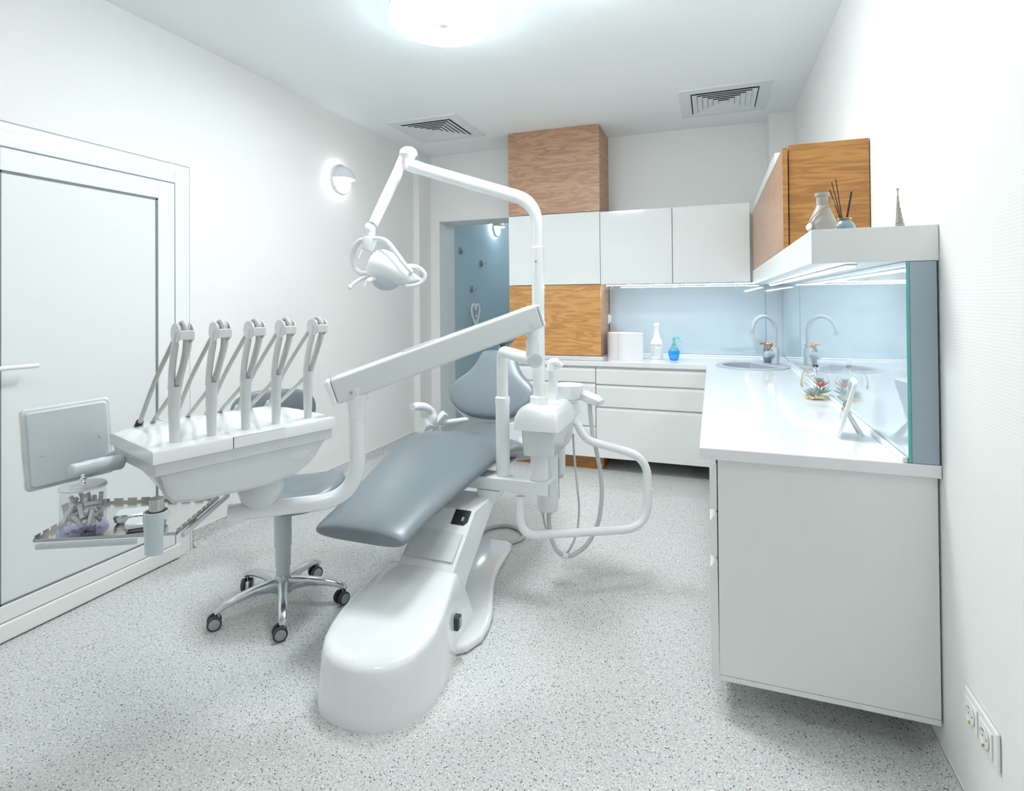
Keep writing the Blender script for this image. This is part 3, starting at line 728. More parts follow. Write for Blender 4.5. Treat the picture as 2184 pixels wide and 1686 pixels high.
MB().lathe([(.022, 0), (.029, .006), (.031, .016), (.026, .028), (.018, .036), (.016, .040), (.020, .043), (.016, .041), (.014, .034)], dp, None, 28).build('pot', M_bluec, t, angle=60)
MB().lathe([(.0165, .0405), (.021, .0425), (.021, .0445), (.0165, .043)], dp, None, 24, False, False).build('rim', M_gold, t)
for d_, l, r in (((-.30, -.02, 1), .152, .0014), ((-.20, .05, 1), .176, .0014), ((-.14, -.06, 1), .182, .0014), ((.17, .03, 1), .135, .0030)):
    dd = Vector(d_).normalized(); p0 = dp+Vector((.002 if d_[0] > 0 else -.002, 0, .012))
    MB().tube([p0, p0+dd*l*.88], r, 8).build('reed', M_reed, t)
ep = at(1917, 483, y=1.95); ep.z = ZS
t = thing('tower_figurine', 'small silver stepped spire figurine on the shelf near the wall', 'figurine', ep)
b = MB()
for w_, h0, h1, dx in [(.0125, .0015, .014, .003), (.0105, .014, .028, .002), (.0085, .028, .044, .001), (.0066, .044, .060, 0), (.0048, .060, .078, -.001), (.0032, .078, .096, -.0015), (.0017, .096, .112, -.0015)]:
    b.lathe([(w_, h0), (w_*.96, h1-.001), (w_*.7, h1)], ep+Vector((dx, 0, 0)), None, 6)
b.build('tiers', M_tower, t, angle=20)
MB().ball(ep+Vector((-.0015, 0, .115)), .0042).build('finial', M_tower, t)
MB().lathe([(.021, 0), (.021, .0015)], ep, None, 6).build('base', M_tower, t)
# ================================================================== dental chair
CXC = -1.243
ch = thing('dental_chair', 'white dental patient chair with slate grey upholstery in the middle of the room', 'dental chair', (-1.14, 2.2, 0))
def interp(tab, q):
    for (a, va), (c, vc) in zip(tab, tab[1:]):
        if q <= c: return va+(vc-va)*(q-a)/(c-a) if c > a else va
    return tab[-1][1]
def smooth(tab, q):
    """smooth (cosine eased) table lookup"""
    n = 5; w = .03
    return sum(interp(tab, min(max(q+(k-2)*w/2, tab[0][0]), tab[-1][0])) for k in range(n))/n
# floor plate
right = [(-1.0, 1.86), (-.945, 1.90), (-.895, 1.945), (-.868, 2.02), (-.872, 2.10), (-.888, 2.18), (-.922, 2.27), (-.962, 2.38), (-.990, 2.47), (-1.008, 2.56), (-1.018, 2.66), (-1.026, 2.78), (-1.036, 2.835), (-1.065, 2.858)]
def mir(p): x, y = p; c_ = -1.10-.09*(y-1.86); return (2*c_-x+.0, y)
poly = right+[mir(p) for p in right[::-1]]
def inset(poly, d):
    cx = sum(p[0] for p in poly)/len(poly); out = []
    n = len(poly)
    for i in range(n):
        p, a, c_ = Vector(poly[i]), Vector(poly[i-1]), Vector(poly[(i+1) % n]); tg = (c_-a); nr = Vector((-tg.y, tg.x)).normalized(); out.append(p+nr*d)
    return out
b = MB(); b.loft([[(*p, z) for p in inset(poly, d)] for d, z in ((.004, .004), (0, .012), (0, .026), (.006, .034), (.020, .038))])
b.build('floor_plate', M_enam, ch, angle=50)
MB().loft([[(*p, z) for p in inset(poly, .010)] for z in (.0005, .006)]).build('rubber_mat', M_gasket, ch)
# base cover
hwT = [(1.475, .0), (1.478, .045), (1.487, .09), (1.505, .13), (1.535, .163), (1.58, .190), (1.63, .206), (1.70, .214), (1.78, .208), (1.88, .190), (1.96, .176), (2.05, .172), (2.16, .168)]
ztT = [(1.47, .188), (1.56, .197), (1.66, .212), (1.78, .236), (1.90, .268), (1.955, .283), (1.985, .278), (2.06, .20), (2.16, .055)]
ys = [1.4752, 1.478, 1.487, 1.505, 1.535, 1.58, 1.63, 1.70, 1.78, 1.84, 1.90, 1.95, 1.985, 2.02, 2.06, 2.11, 2.16]
rim = [(1, y) for y in ys]+[(-1, y) for y in ys[::-1]]
def cover_ring(ins, dz, k):
    out = []
    for sgn, y in rim:
        hw = max(interp(hwT, y), .006); zt = interp(ztT, y); yy = 1.475+ins*1.0+(y-1.475)*(1-ins*1.0/.69); out.append((-1.10-.03*(y-1.475)+sgn*max(.002, hw-ins)*k, yy, 0 if dz is None else zt+dz))
    return out
b = MB(); b.loft([cover_ring(0, None, 1), cover_ring(.010, -.045, 1), cover_ring(.014, -.018, 1), cover_ring(.020, -.006, 1), cover_ring(.030, 0, 1), cover_ring(.034, .002, .66), cover_ring(.036, .004, .33), cover_ring(.036, .005, 1e-4)], True, False)
cv = b.build('base_cover', M_enam, ch, angle=48)
p = at(979, 1327, x=-.918)
m_ = Matrix.Rotation(R(8), 3, 'Z')
sw = MB().box((p.x-.02, p.y-.018, p.z-.024), (p.x+.003, p.y+.018, p.z+.024)).build('power_switch', M_gasket, ch, bevel=.002)
MB().box((p.x, p.y-.006, p.z-.018), (p.x+.007, p.y+.013, p.z+.018)).build('rocker', M_cap, sw, bevel=.002)
# lift arm
pr_ = [(1.955, .255), (1.975, .29), (2.185, .447), (2.42, .447), (2.42, .415), (2.11, .20), (2.06, .15)]
b = MB().loft([[(x, y, z) for y, z in pr_] for x in (-1.215, -.967)]); b.build('lift_arm', M_enam, ch, bevel=.006)
b = MB().loft([[(x, y, z) for y, z in [(1.995, .31), (2.092, .383), (2.090, .386), (1.993, .313)]] for x in (-1.20, -.982)]); b.build('arm_panel', M_shell, ch, bevel=.001)
q = at(1000, 1058, y=2.19)
def sl(y, o): return (y-o*.6, .29+(y-1.975)*.7476+o*.8)
m = MB().loft([[(x, *sl(y, .004)) for x, y in ((-1.055, 2.128), (-.995, 2.128), (-.982, 2.142), (-.982, 2.184), (-1.055, 2.184))], [(x, *sl(y, -.004)) for x, y in ((-1.055, 2.128), (-.995, 2.128), (-.982, 2.142), (-.982, 2.184), (-1.055, 2.184))]])
cr_ = m.build('cable_recess', M_blk, ch, bevel=.002)
MB().loft([[(x, *sl(y, o)) for x, y in ((-1.010, 2.140), (-1.0, 2.140), (-1.0, 2.155), (-1.010, 2.155))] for o in (.0045, .010)]).build('cable_plug', M_cap, cr_, bevel=.001)
bx('seat_frame', (CXC-.16, 2.22, .475), (CXC+.16, 3.02, .515), M_shell, ch, .01)
MB().loft([[(CXC+.20*k_, y, z) for k_, y, z in ((-.8, 2.05, .470), (.8, 2.05, .470), (.8, 2.5, .545), (-.8, 2.5, .545))], [(CXC+.20*k_, y, z) for k_, y, z in ((-.8, 2.05, .484), (.8, 2.05, .484), (.8, 2.5, .565), (-.8, 2.5, .565))]]).build('footrest_board', M_cool, ch, bevel=.006)
# seat with footrest: one upholstered piece, knee raised
def usec(xc, y, zt, hw, th, slope=0., n=36, ex=2.9):
    out = []
    for k in range(n):
        a = 2*PI*k/n; c_, s_ = math.cos(a), math.sin(a)
        xx = hw*math.copysign(abs(c_)**(2/ex), c_); zz = th/2*math.copysign(abs(s_)**(2/2.3), s_)
        crown = .012*(1-(xx/hw)**2) if s_ > 0 else 0
        out.append(Vector((xc+xx, y-zz*slope, zt-th/2+zz+crown)))
    return out
ST = [(1.782, .470, .178, .026), (1.786, .478, .195, .044), (1.797, .485, .203, .055), (1.825, .494, .207, .060), (1.90, .512, .210, .064), (2.05, .550, .224, .072), (2.25, .600, .252, .078), (2.40, .634, .279, .082), (2.50, .650, .297, .086), (2.58, .656, .309, .090), (2.66, .648, .314, .094), (2.76, .618, .314, .098), (2.88, .568, .306, .098), (3.0, .522, .292, .092), (3.08, .50, .27, .08), (3.11, .488, .24, .055), (3.118, .475, .18, .02)]
secs = []
for i, (y, z, hw, th) in enumerate(ST):
    a = ST[max(i-1, 0)]; c_ = ST[min(i+1, len(ST)-1)]; sl = (c_[1]-a[1])/(c_[0]-a[0]) if 2 < i < len(ST)-3 else 0
    secs.append(usec(-1.238-.040*max(0, (2.6-y)/.8), y, z, hw, th, sl, ex=4.2 if y < 2.1 else 3.2))
MB().loft(secs).build('seat', M_uph, ch, angle=70, sub=1)
# seat tail shell and rail on the right
rp = [at(1084, 985, w=2.95), at(1098, 975, w=2.98), at(1108, 955, w=3.0), at(1111, 932, w=3.02)]
MB().tube(bez(rp), .012, 10, flat=2.0).build('side_lever', M_enam, ch)
# backrest
BT = [(0, .05, .02), (.006, .11, .045), (.02, .165, .066), (.05, .212, .078), (.085, .247, .082), (.125, .266, .082), (.16, .272, .080), (.195, .262, .078), (.225, .238, .076), (.25, .208, .075), (.28, .178, .074), (.315, .153, .072), (.36, .132, .07), (.40, .120, .066), (.42, .112, .056), (.432, .098, .035), (.436, .06, .012)]
B0 = Vector((-1.235, 2.985, .662)); bd = Vector((-.012, .50, .866)).normalized(); bn = Vector((0, -.866, .50)); bl = Vector((1, 0, 0))
secs = []
for s_, hw, th in BT:
    o = B0+bd*s_; row = []
    for k in range(36):
        a = 2*PI*k/36; c_, q = math.cos(a), math.sin(a)
        xx = hw*math.copysign(abs(c_)**(2/2.6), c_); nn = th/2*math.copysign(abs(q)**.9, q)+(.03*(xx/.27)**2)
        row.append(o+bl*xx+bn*nn)
    secs.append(row)
MB().loft(secs).build('backrest', M_uph, ch, angle=80, sub=1)
secs = []
for s_, hw, th in BT:
    o = B0+bd*(s_*.93-.006)-bn*.045; row = []
    for k in range(28):
        a = 2*PI*k/28; c_, q = math.cos(a), math.sin(a)
        row.append(o+bl*(hw*.985*math.copysign(abs(c_)**.75, c_))+bn*(th*.42*q+.02*(hw*c_/.27)**2))
    secs.append(row)
MB().loft(secs).build('backrest_shell', M_enam, ch, angle=80)
b = MB().loft([[(-1.245+sx*.058, y, z) for sx, y, z in ((-1, 3.0, .50), (1, 3.0, .50), (1, 3.06, .49), (-1, 3.06, .49))], [(-1.24+sx*.050, y, z) for sx, y, z in ((-1, 3.03, .66), (1, 3.03, .66), (1, 3.10, .66), (-1, 3.10, .66))]]); b.build('backrest_bracket', M_cool, ch, bevel=.004)
# headrest with its bar
hbp = B0+bd*.43
MB().tube([hbp-bn*.03, hbp+bd*.10-bn*.03], .012, 10, flat=2.).build('headrest_bar', M_alu, ch)
hc = B0+bd*.535; secs = []
for s_, hw, th in [(-.058, .03, .012), (-.052, .075, .04), (-.035, .098, .056), (0, .104, .062), (.035, .096, .056), (.05, .074, .04), (.056, .03, .012)]:
    secs.append([hc+bd*s_+bl*(hw*math.copysign(abs(math.cos(2*PI*k/28))**.8, math.cos(2*PI*k/28)))+bn*(th/2*math.sin(2*PI*k/28)+.03*(hw*math.cos(2*PI*k/28)/.1)**2) for k in range(28)])
MB().loft(secs).build('headrest', M_uph, ch, angle=80, sub=1)
# armrest on the far side
wA = 3.22
ap = [at(879, 868, w=wA-.10), at(890, 866, w=wA-.07), at(907, 868, w=wA-.03), at(919, 877, w=wA), at(923, 890, w=wA), at(918, 902, w=wA)]
ar = MB().tube(bez(ap), [.020]*6+[.024]*8+[.024]*8+[.025]*8+[.026]*10+[.028], 14, flat=1.25).build('armrest', M_enam, ch, angle=60)
MB().tube([at(900, 905, w=wA-.02), at(930, 903, w=wA+.05)], [.040, .036], 20).build('armrest_pivot', M_enam, ch)
b = MB().tube([at(928, 907, w=wA+.03), at(950, 880, w=wA+.03)], .026, 4).build('armrest_link', M_enam, ch, bevel=.005)
MB().tube([at(905, 935, w=wA), at(912, 908, w=wA)], [.05, .034], 4).build('armrest_bracket', M_enam, ch, bevel=.004)
MB().tube([at(930, 903, w=wA+.05), at(1000, 893, w=wA+.05)], .014, 10).build('armrest_rod', M_enam, ch)

# ================================================================== support arm of the instruments (box, post, elbow, beam, console)
YA = 2.40
du = thing('delivery_unit', 'white instrument console with five hose arms carried by a jointed beam', 'dental delivery unit', (-1.6, 1.7, .7))
# carrier box running from under the seat to the posts
a0 = at(1170, 1031, y=YA-.05); a1 = at(1170, 1060, y=YA-.05)
zt_, zb_ = a0.z, a1.z
sp = thing('spittoon_unit', 'white spittoon unit with bowl, suction hoses and lamp column beside the chair', 'spittoon', (-.76, 2.42, .3))
bxm = bx('carrier_box', (-1.078, YA-.05, zb_), (a0.x, YA+.055, zt_), M_enam, sp, .006)
bx('end_cap', (a0.x+.0005, YA-.05, zb_+.001), (a0.x+.008, YA+.055, zt_-.001), M_shell, sp, .003)
hc_ = at(1040, 1046, y=YA-.05)
zch = zb_-.0015; rd = .056; dz_ = min(rd*.9, max(-rd*.9, zch-hc_.z)); aa = math.asin(dz_/rd)
hd_ = [(hc_.x+rd*math.cos(t_), hc_.z+rd*math.sin(t_)) for t_ in [PI-aa+(PI+2*aa)*k/24 for k in range(25)]]
MB().loft([[(x, y, z) for x, z in hd_] for y in (YA-.048, YA+.03)]).build('pivot_disc', M_enam, ch, bevel=.002)
# inner post
px_, py_ = at(1073, 1012, y=YA).x, YA
ip = Vector((px_, py_, zt_))
zc1 = at(1073, 850, y=YA).z; zc2 = at(1073, 742, y=YA).z
MB().lathe([(.0325, 0), (.0325, zc1-zt_-.01)], ip+Vector((0, 0, .001)), None, 28).build('lower_post', M_enam, du)
MB().lathe([(.0345, -.022), (.0345, .006), (.027, .014)], (px_, py_, zc1), None, 28).build('post_collar', M_enam, du, angle=25)
E_ = at(1142, 769, w=2.17)
hz = E_.z
pth = fillet([(px_, py_, zc1-.01), (px_, py_, hz+.004), (E_.x, E_.y, hz)], .055, 10)
MB().tube(pth, .0265, 20).build('elbow_pipe', M_enam, du, angle=60)
ed = (Vector((E_.x, E_.y, 0))-Vector((px_, py_, 0))).normalized()
cap = MB().lathe([(.0285, -.012), (.0285, .0), (.027, .003), (.001, .003)], E_, rot_to(ed), 32).build('pipe_end_cap', M_cool, du)
MB().lathe([(.0036, .0032), (.0036, .0045), (.001, .0045)], E_, rot_to(ed), 12).build('screw', M_steel, cap)
sj = Vector((E_.x, E_.y, 0))-ed*.035
zb2 = at(1140, 702, w=2.2).z
b = MB().lathe([(.0245, hz+.005), (.0245, hz+.075)], sj, None, 24); b.build('lower_knuckle', M_enam, du, angle=25)
b = MB().lathe([(.0205, hz+.074), (.0205, hz+.093), (.0235, hz+.094), (.0235, hz+.118), (.034, hz+.135), (.034, zb2+.03)], sj, None, 24); b.build('upper_knuckle', M_enam, du, angle=25)
# beam
Rp = at(1152, 671, w=2.215); Lp = at(699, 838, w=1.965)
ba = (Rp-Lp); bL = ba.length; ba.normalize(); bs = ba.cross(Vector((0, 0, 1))).normalized(); bu = bs.cross(ba).normalized()
def beam(a, s_, u): return Lp+ba*a+bs*s_+bu*u
def bsec(a, w, h): return [beam(a, s_*w, u*h) for s_, u in ((-1, -1), (1, -1), (1, 1), (-1, 1))]
MB().loft([bsec(.022, .038, .047), bsec(bL-.014, .038, .047)]).build('beam', M_shell, du, bevel=.011, seg=3)
MB().loft([bsec(0, .037, .043), bsec(.0215, .038, .047)]).build('beam_end_cap', M_enam, du, bevel=.008, seg=3)
MB().loft([bsec(bL-.0135, .038, .047), bsec(bL, .036, .043)]).build('beam_end_cap', M_enam, du, bevel=.008, seg=3)
c_ = MB(); n = 20
c_.loft([[beam(.36+(.07*math.cos(2*PI*k/n)), .011*math.sin(2*PI*k/n), .047+h) for k in range(n)] for h in (-.006, .005)]); c_.build('beam_badge', M_shell, du, flat=True)
for aa, uu in ((.075, -.022), (bL-.062, -.022)):
    MB().lathe([(.0055, 0), (.0055, .0015), (.001, .0015)], beam(aa, .0385, uu), rot_to(bs), 12).build('beam_screw', M_steel, du)
# curved pipe under the left beam end
J = beam(.095, 0, -.03); zr = at(560, 1077, w=1.93).z
K1 = at(742, 1000, w=2.0); K1 = Vector((J.x, J.y, zr))
K2 = at(487, 1093, w=1.862); K2.z = zr
MB().lathe([(.040, .02), (.036, -.03), (.030, -.048), (.030, -.072)], J, None, 24).build('beam_joint', M_enam, du, angle=30)
MB().lathe([(.0288, -.070), (.0288, -.095), (.027, -.097)], J, None, 24).build('joint_ring', M_enam, du, angle=25)
MB().tube(fillet([J+Vector((0, 0, -.09)), K1, K2], .20, 16), .0278, 22).build('curved_pipe', M_enam, du, angle=60)
# console
O = at(326, 964, w=1.5); ztop = O.z
e1 = at(716, 889, w=1.935)-O; CL = Vector((e1.x, e1.y, 0)).length; e1 = Vector((e1.x, e1.y, 0)).normalized(); e2 = Vector((-e1.y, e1.x, 0))
def c(a, b_, h): return O+e1*a+e2*b_+Vector((0, 0, h))
def D_(a):   # depth of the console along its length
    return .375-.10*max(0, a/CL-.3)
lid = []
for a, k in [(0, .0), (.004, .6), (.012, .9), (.03, 1), (.10, 1), (.20, 1), (.32, 1), (.44, 1), (.52, 1), (CL-.012, .9), (CL-.004, .6), (CL, .0)]:
    d = D_(a); hh = .022*(k if a < .1 else k); hm = min(1, max(0, a/.06))*min(1, max(0, (CL-a)/.10))
    lid.append([c(a, bb, h) for bb, h in [(0, -.036), (0, -.006), (.002, -.002), (.007, .0), (.06, .001), (.10, .001+.004*hm), (.14, .012*hm+.001), (.19, .024*hm), (.25, .029*hm), (d-.045, .024*hm), (d-.015, .012*hm-.002), (d, -.008), (d, -.036)]])
MB().loft(lid).build('console_lid', M_enam, du, angle=35)
MB().loft([[c(a, bb, h) for bb, h in ((.006, -.0362), (.007, -.072), (D_(a)-.035, -.072), (D_(a)-.012, -.0362))] for a in (.006, .05, CL-.03, CL-.010)]).build('console_tier', M_shell, du, bevel=.003)
low = []
for a, hb, bk in [(.022, -.080, .26), (.030, -.110, .27), (.042, -.143, .27), (.060, -.163, .27), (.12, -.174, .27), (.25, -.180, .27), (.36, -.180, .27), (.43, -.170, .26), (.47, -.150, .25), (.50, -.125, .24), (.522, -.095, .22), (.530, -.076, .21)]:
    low.append([c(a, bb, h) for bb, h in ((.014, -.0725), (.016, (hb-.0725)*.5-.0), (.019, hb+.012), (.026, hb+.002), (.040, hb), (.07, hb*.90), (bk*.6, (hb-.08)*.5), (bk, -.0725))])
MB().loft(low).build('console_body', M_shell, du, angle=30)
# drawer outline and oval badge on the front
MB().loft([[c(a, -.0012, h) for a, h in ((.215, -.034), (.375, -.034), (.375, -.004), (.215, -.004))], [c(a, .0015, h) for a, h in ((.215, -.034), (.375, -.034), (.375, -.004), (.215, -.004))]]).build('front_flap', M_enam, du, bevel=.001)
MB().loft([[c(a, -.0005, h) for a, h in ((.215, -.0035), (.3775, -.0035), (.3775, -.0025), (.215, -.0025))], [c(a, .001, h) for a, h in ((.215, -.0035), (.3775, -.0035), (.3775, -.0025), (.215, -.0025))]]).build('flap_gap', M_cap, du)
MB().loft([[c(a, -.0004, h) for a, h in ((.2125, -.036), (.2145, -.036), (.2145, -.002), (.2125, -.002))], [c(a, .001, h) for a, h in ((.2125, -.036), (.2145, -.036), (.2145, -.002), (.2125, -.002))]]).build('flap_gap', M_gasket, du)
def oval(a0, h0, ra, rh, bb):
    out = []
    for k in range(28):
        t_ = 2*PI*k/28; x = math.copysign(abs(math.cos(t_))**.6, math.cos(t_))*ra; y = math.copysign(abs(math.sin(t_))**.75, math.sin(t_))*rh
        out.append(c(a0+x, bb, h0+y))
    return out
MB().loft([oval(.435, -.105, .036, .014, .019), oval(.435, -.105, .036, .014, .0148), oval(.435, -.105, .034, .0125, .0138)]).build('oval_badge', M_shell, du, angle=30)
p_ = at(497, 1066, w=1.83)
MB().lathe([(.045, .0), (.062, .02), (.075, .06), (.075, .10)], Vector((K2.x, K2.y, zr+.018))+(K1-K2).normalized()*.10, None, 28, squash=1).build('swivel_mount', M_shell, du, angle=40)
# grey handle on the left end
hp_ = [at(256, 985, w=1.66), at(225, 989, w=1.60), at(190, 995, w=1.55), at(148, 1004, w=1.50)]
MB().tube(bez(hp_), [.022]*6+[.021]*6+[.019]*6+[.017]*6+[.012], 18, flat=.8).build('console_handle', M_cool, du, angle=50)
# x-ray viewer panel behind the left end
v0 = at(55, 1052, w=1.63); v1 = at(42, 876, w=1.63); vu = (v1-v0); VH = vu.length; vu.normalize(); VW = .222
vr = (e1-vu*e1.dot(vu)).normalized(); vn = vu.cross(vr).normalized()
if vn.dot(e2) < 0: vn = -vn
def vrect(i, o, r=.012):
    out = []
    for cx_, cy_, a0_ in ((VW-i-r, i+r, -PI/2), (VW-i-r, VH-i-r, 0), (i+r, VH-i-r, PI/2), (i+r, i+r, PI)):
        for k in range(5):
            a = a0_+PI/2*k/4; out.append(v0+vr*(cx_+r*math.cos(a))+vu*(cy_+r*math.sin(a))+vn*o)
    return out
vp_ = MB().loft([vrect(.004, .0), vrect(0, .005), vrect(0, .022), vrect(.005, .026)]).build('viewer_frame', M_shell, du, angle=35)
MB().loft([vrect(.014, -.008, .01), vrect(.009, .0005, .01)]).build('viewer_back', M_cool, vp_, angle=30)
for fx_, fy_ in ((.20, .52), (.86, .60)):
    o = v0+vr*VW*fx_+vu*VH*(fy_-.08)+vn*-.0082
    MB().lathe([(.0075, 0), (.0075, .0012), (.001, .0012)], o, rot_to(-vn), 18).build('screw_cap', M_cool, vp_)
MB().tube([v0+vr*VW*.9+vu*.05+vn*.024, c(.05, .30, -.05)], .014, 10).build('viewer_arm', M_cool, du)
# five hose arms
FW = -e2
for (bu_, bv_, tu_) in [(368, 940, 0), (445, 925, 0), (518, 912, 0), (582, 900, 0), (642, 886, 0)]:
    g = at(bu_, bv_, z=ztop+.002); rel = g-O; a = rel.dot(e1); bb = max(.045, min(.10, rel.dot(e2)))
    bb = .070
    def q(f_, h, s_=0.): return c(a+s_, bb-f_, h)
    arm = MB()
    arm.tube([q(0, .001), q(0, .03), q(0, .09), q(.002, .14), q(.006, .165)], [.0128, .0138, .0158, .0165, .0165], 18)
    arm = arm.build('hose_arm', M_shell, du, angle=50)
    for s_ in (-1, 1):
        MB().tube(bez([q(.004, .155, .010*s_), q(.017, .20, .0125*s_), q(.042, .255, .0160*s_), q(.064, .30, .0178*s_), q(.072, .325, .0178*s_)], 5), [.0100]*6+[.0105]*8+[.0085]*7, 12, flat=.8).build('fork_prong', M_shell, arm, angle=60)
    for s_ in (-1, 1):
        ck = []
        for t_ in range(22):
            an = 2*PI*t_/22; ck.append((.062+.032*math.cos(an)*(1 if math.cos(an) < 0 else 1.05), .318+.029*math.sin(an)))
        MB().loft([[q(f_, h, .0165*s_) for f_, h in ck], [q(f_, h, .0205*s_) for f_, h in ck]]).build('cheek', M_shell, arm, bevel=.0015)
    MB().loft([[q(.089, h, s_) for h, s_ in ((.300, -.0205), (.300, .0205), (.327, .0205), (.327, -.0205))], [q(.096, h, s_) for h, s_ in ((.301, -.0195), (.301, .0195), (.326, .0195), (.326, -.0195))]]).build('front_bar', M_shell, arm, bevel=.002)
    ax = e1
    MB().lathe([(.010, -.014), (.023, -.013), (.023, -.0105), (.017, -.006), (.017, .006), (.023, .0105), (.023, .013), (.010, .014)], q(.062, .322), rot_to(e1), 24).build('pulley', M_cool, arm, angle=30)
    hs = bez([q(-.245, .020, -.015), q(-.13, .165, -.008), q(.026, .314, -.002), q(.046, .341), q(.066, .348), q(.082, .336), (q(.086, .31)), q(.074, .258), q(.034, .195, .001), q(-.025, .140, .004), q(-.12, .085, .010), q(-.245, .018, .020)], 6)
    MB().tube(hs, .0066, 10).build('hose', M_hose, arm, angle=90)
    MB().lathe([(.012, -.02), (.0105, .012), (.008, .014)], q(-.247, .022, -.015), rot_to((q(-.13, .165, -.008)-q(-.245, .02, -.015))), 14).build('hose_boot', M_blk if bu_ in (368,) else M_cool, arm)

# ================================================================== instrument tray
TZ = .700
t0 = at(70, 1157, z=TZ); ta = at(315, 1144, z=TZ)-t0; ta = Vector((ta.x, ta.y, 0)).normalized(); tb = Vector((-ta.y, ta.x, 0))
if tb.dot(_F) < 0: tb = -tb
TA, TB = .370, .290
def tp_(a, b_, h): return t0+ta*a+tb*b_+Vector((0, 0, h))
def tquad(a0_, a1_, b0_, b1_, h): return [tp_(a0_, b0_, h), tp_(a1_, b0_, h), tp_(a1_, b1_, h), tp_(a0_, b1_, h)]
tr = thing('instrument_tray', 'steel instrument tray with notched rims under the console', 'tray', tp_(TA/2, TB/2, 0))
MB().loft([tquad(0, TA, 0, TB, 0), tquad(0, TA, 0, TB, .0022)]).build('tray_plate', M_steel, tr, bevel=.0006)
def notched(name, edge, n, L_):
    m = MB()
    def bar(s0, s1, h0, h1):
        if edge == 'left': m.loft([[tp_(-.0, s0, h), tp_(.003, s0, h), tp_(.003, s1, h), tp_(-.0, s1, h)] for h in (h0, h1)])
        elif edge == 'back': m.loft([[tp_(s0, TB-.003, h), tp_(s1, TB-.003, h), tp_(s1, TB, h), tp_(s0, TB, h)] for h in (h0, h1)])
        elif edge == 'front': m.loft([[tp_(s0, 0, h), tp_(s1, 0, h), tp_(s1, .003, h), tp_(s0, .003, h)] for h in (h0, h1)])
        else: m.loft([[tp_(TA-.003, s0, h), tp_(TA, s0, h), tp_(TA, s1, h), tp_(TA-.003, s1, h)] for h in (h0, h1)])
    bar(0, L_, .002, .009)
    if n:
        for k in range(n):
            s0 = L_*(k+.12)/n; bar(s0, s0+L_*.66/n, .009, .017)
    return m.build(name, M_steel, tr, bevel=.0004)
notched('rim', 'left', 9, TB); notched('rim', 'back', 9, TA); notched('rim', 'front', 0, TA); notched('rim', 'right', 9, TB)
# holder: two rails and a bracket hung from the console
th_ = thing('tray_holder', 'pale grey tray holder bracket hanging under the left end of the console', 'tray holder', tp_(.2, .1, -.03))
MB().loft([tquad(.012, .268, -.012, -.001, -.016), tquad(.012, .268, -.012, -.001, -.001)]).build('front_rail', M_cool, th_, bevel=.003)
MB().loft([tquad(TA+.001, TA+.012, .02, TB+.06, -.016), tquad(TA+.001, TA+.012, .02, TB+.06, -.001)]).build('side_rail', M_cool, th_, bevel=.003)
MB().loft([tquad(.02, TA, .10, .13, -.012), tquad(.02, TA, .10, .13, -.003)]).build('cross_bar', M_cool, th_, bevel=.002)
s0 = at(334, 1098, w=1.47); s1 = at(334, 1176, w=1.47)
m = MB(); n = 16
def cup(z, r0, a0_, a1_):
    return [Vector((s0.x, s0.y, z))+(_R0*math.sin(a0_+(a1_-a0_)*k/n)-Vector((_F.x, _F.y, 0)).normalized()*math.cos(a0_+(a1_-a0_)*k/n))*r0 for k in range(n+1)]
zz = [s0.z+.010, s0.z-.01, (s0.z+s1.z)/2, s1.z]
outer = [cup(z, r_, -1.15+.0*i, 1.15) for i, (z, r_) in enumerate(zip(zz, (.031, .031, .028, .027)))]
inner = [cup(z, r_-.005, -1.15, 1.15) for z, r_ in zip(zz, (.031, .031, .028, .027))]
secs = [o_+i_[::-1] for o_, i_ in zip(outer, inner)]
m.loft(secs); m.build('bracket_strap', M_cool, th_, angle=35)
MB().ring([[Vector((s0.x, s0.y, z))+(_R0*math.cos(2*PI*k/24)+Vector((_F.x, _F.y, 0)).normalized()*math.sin(2*PI*k/24))*r_ for k in range(24)] for r_, z in ((.031, s0.z+.012), (.031, s0.z-.006), (.026, s0.z-.006), (.026, s0.z+.012))]).build('bracket_ring', M_cool, th_, angle=30)
MB().tube([Vector((s0.x, s0.y, s0.z-.004)), Vector((s0.x, s0.y, s0.z+.045))], .018, 16).build('pin', M_steel, th_)
# jar with cotton rolls
jp = t0+ta*.086+tb*.068+Vector((0, 0, .0026))
jr, jh = .055, .122
jt = thing('glass_jar', 'clear jar of cotton rolls with metal lid on the steel tray', 'jar', jp)
def circ(r, z, n=36): return [(jp.x+r*math.cos(2*PI*k/n), jp.y+r*math.sin(2*PI*k/n), jp.z+z) for k in range(n)]
MB().loft([circ(jr, .008), circ(jr, jh), circ(jr-.002, jh), circ(jr-.002, .0095)]).build('body', M_acr, jt, angle=30)
MB().loft([circ(jr+.005, .0005), circ(jr+.006, .003), circ(jr+.003, .0055), circ(jr+.004, .008)]).build('foot', M_purple, jt, angle=30)
ld_ = MB().loft([circ(jr+.002, jh+.0005), circ(jr+.002, jh+.006), circ(jr-.002, jh+.009), circ(.02, jh+.010), circ(.001, jh+.010)]).build('lid', M_lid, jt, angle=25)
MB().lathe([(.007, .0), (.005, .006), (.009, .012), (.009, .015), (.005, .020), (.006, .026), (.009, .030), (.001, .031)], jp+Vector((0, 0, jh+.010)), None, 16).build('lid_knob', M_chrome, ld_)
rnd = random.Random(5)
def seg_d(p1, q1, p2, q2):
    best = 9
    for i in range(7):
        a = p1.lerp(q1, i/6); d = q2-p2; t_ = max(0, min(1, (a-p2).dot(d)/d.length_squared)); best = min(best, (a-(p2+d*t_)).length)
    return best
segs = []; RL, RR = .040, .0056
proto = None
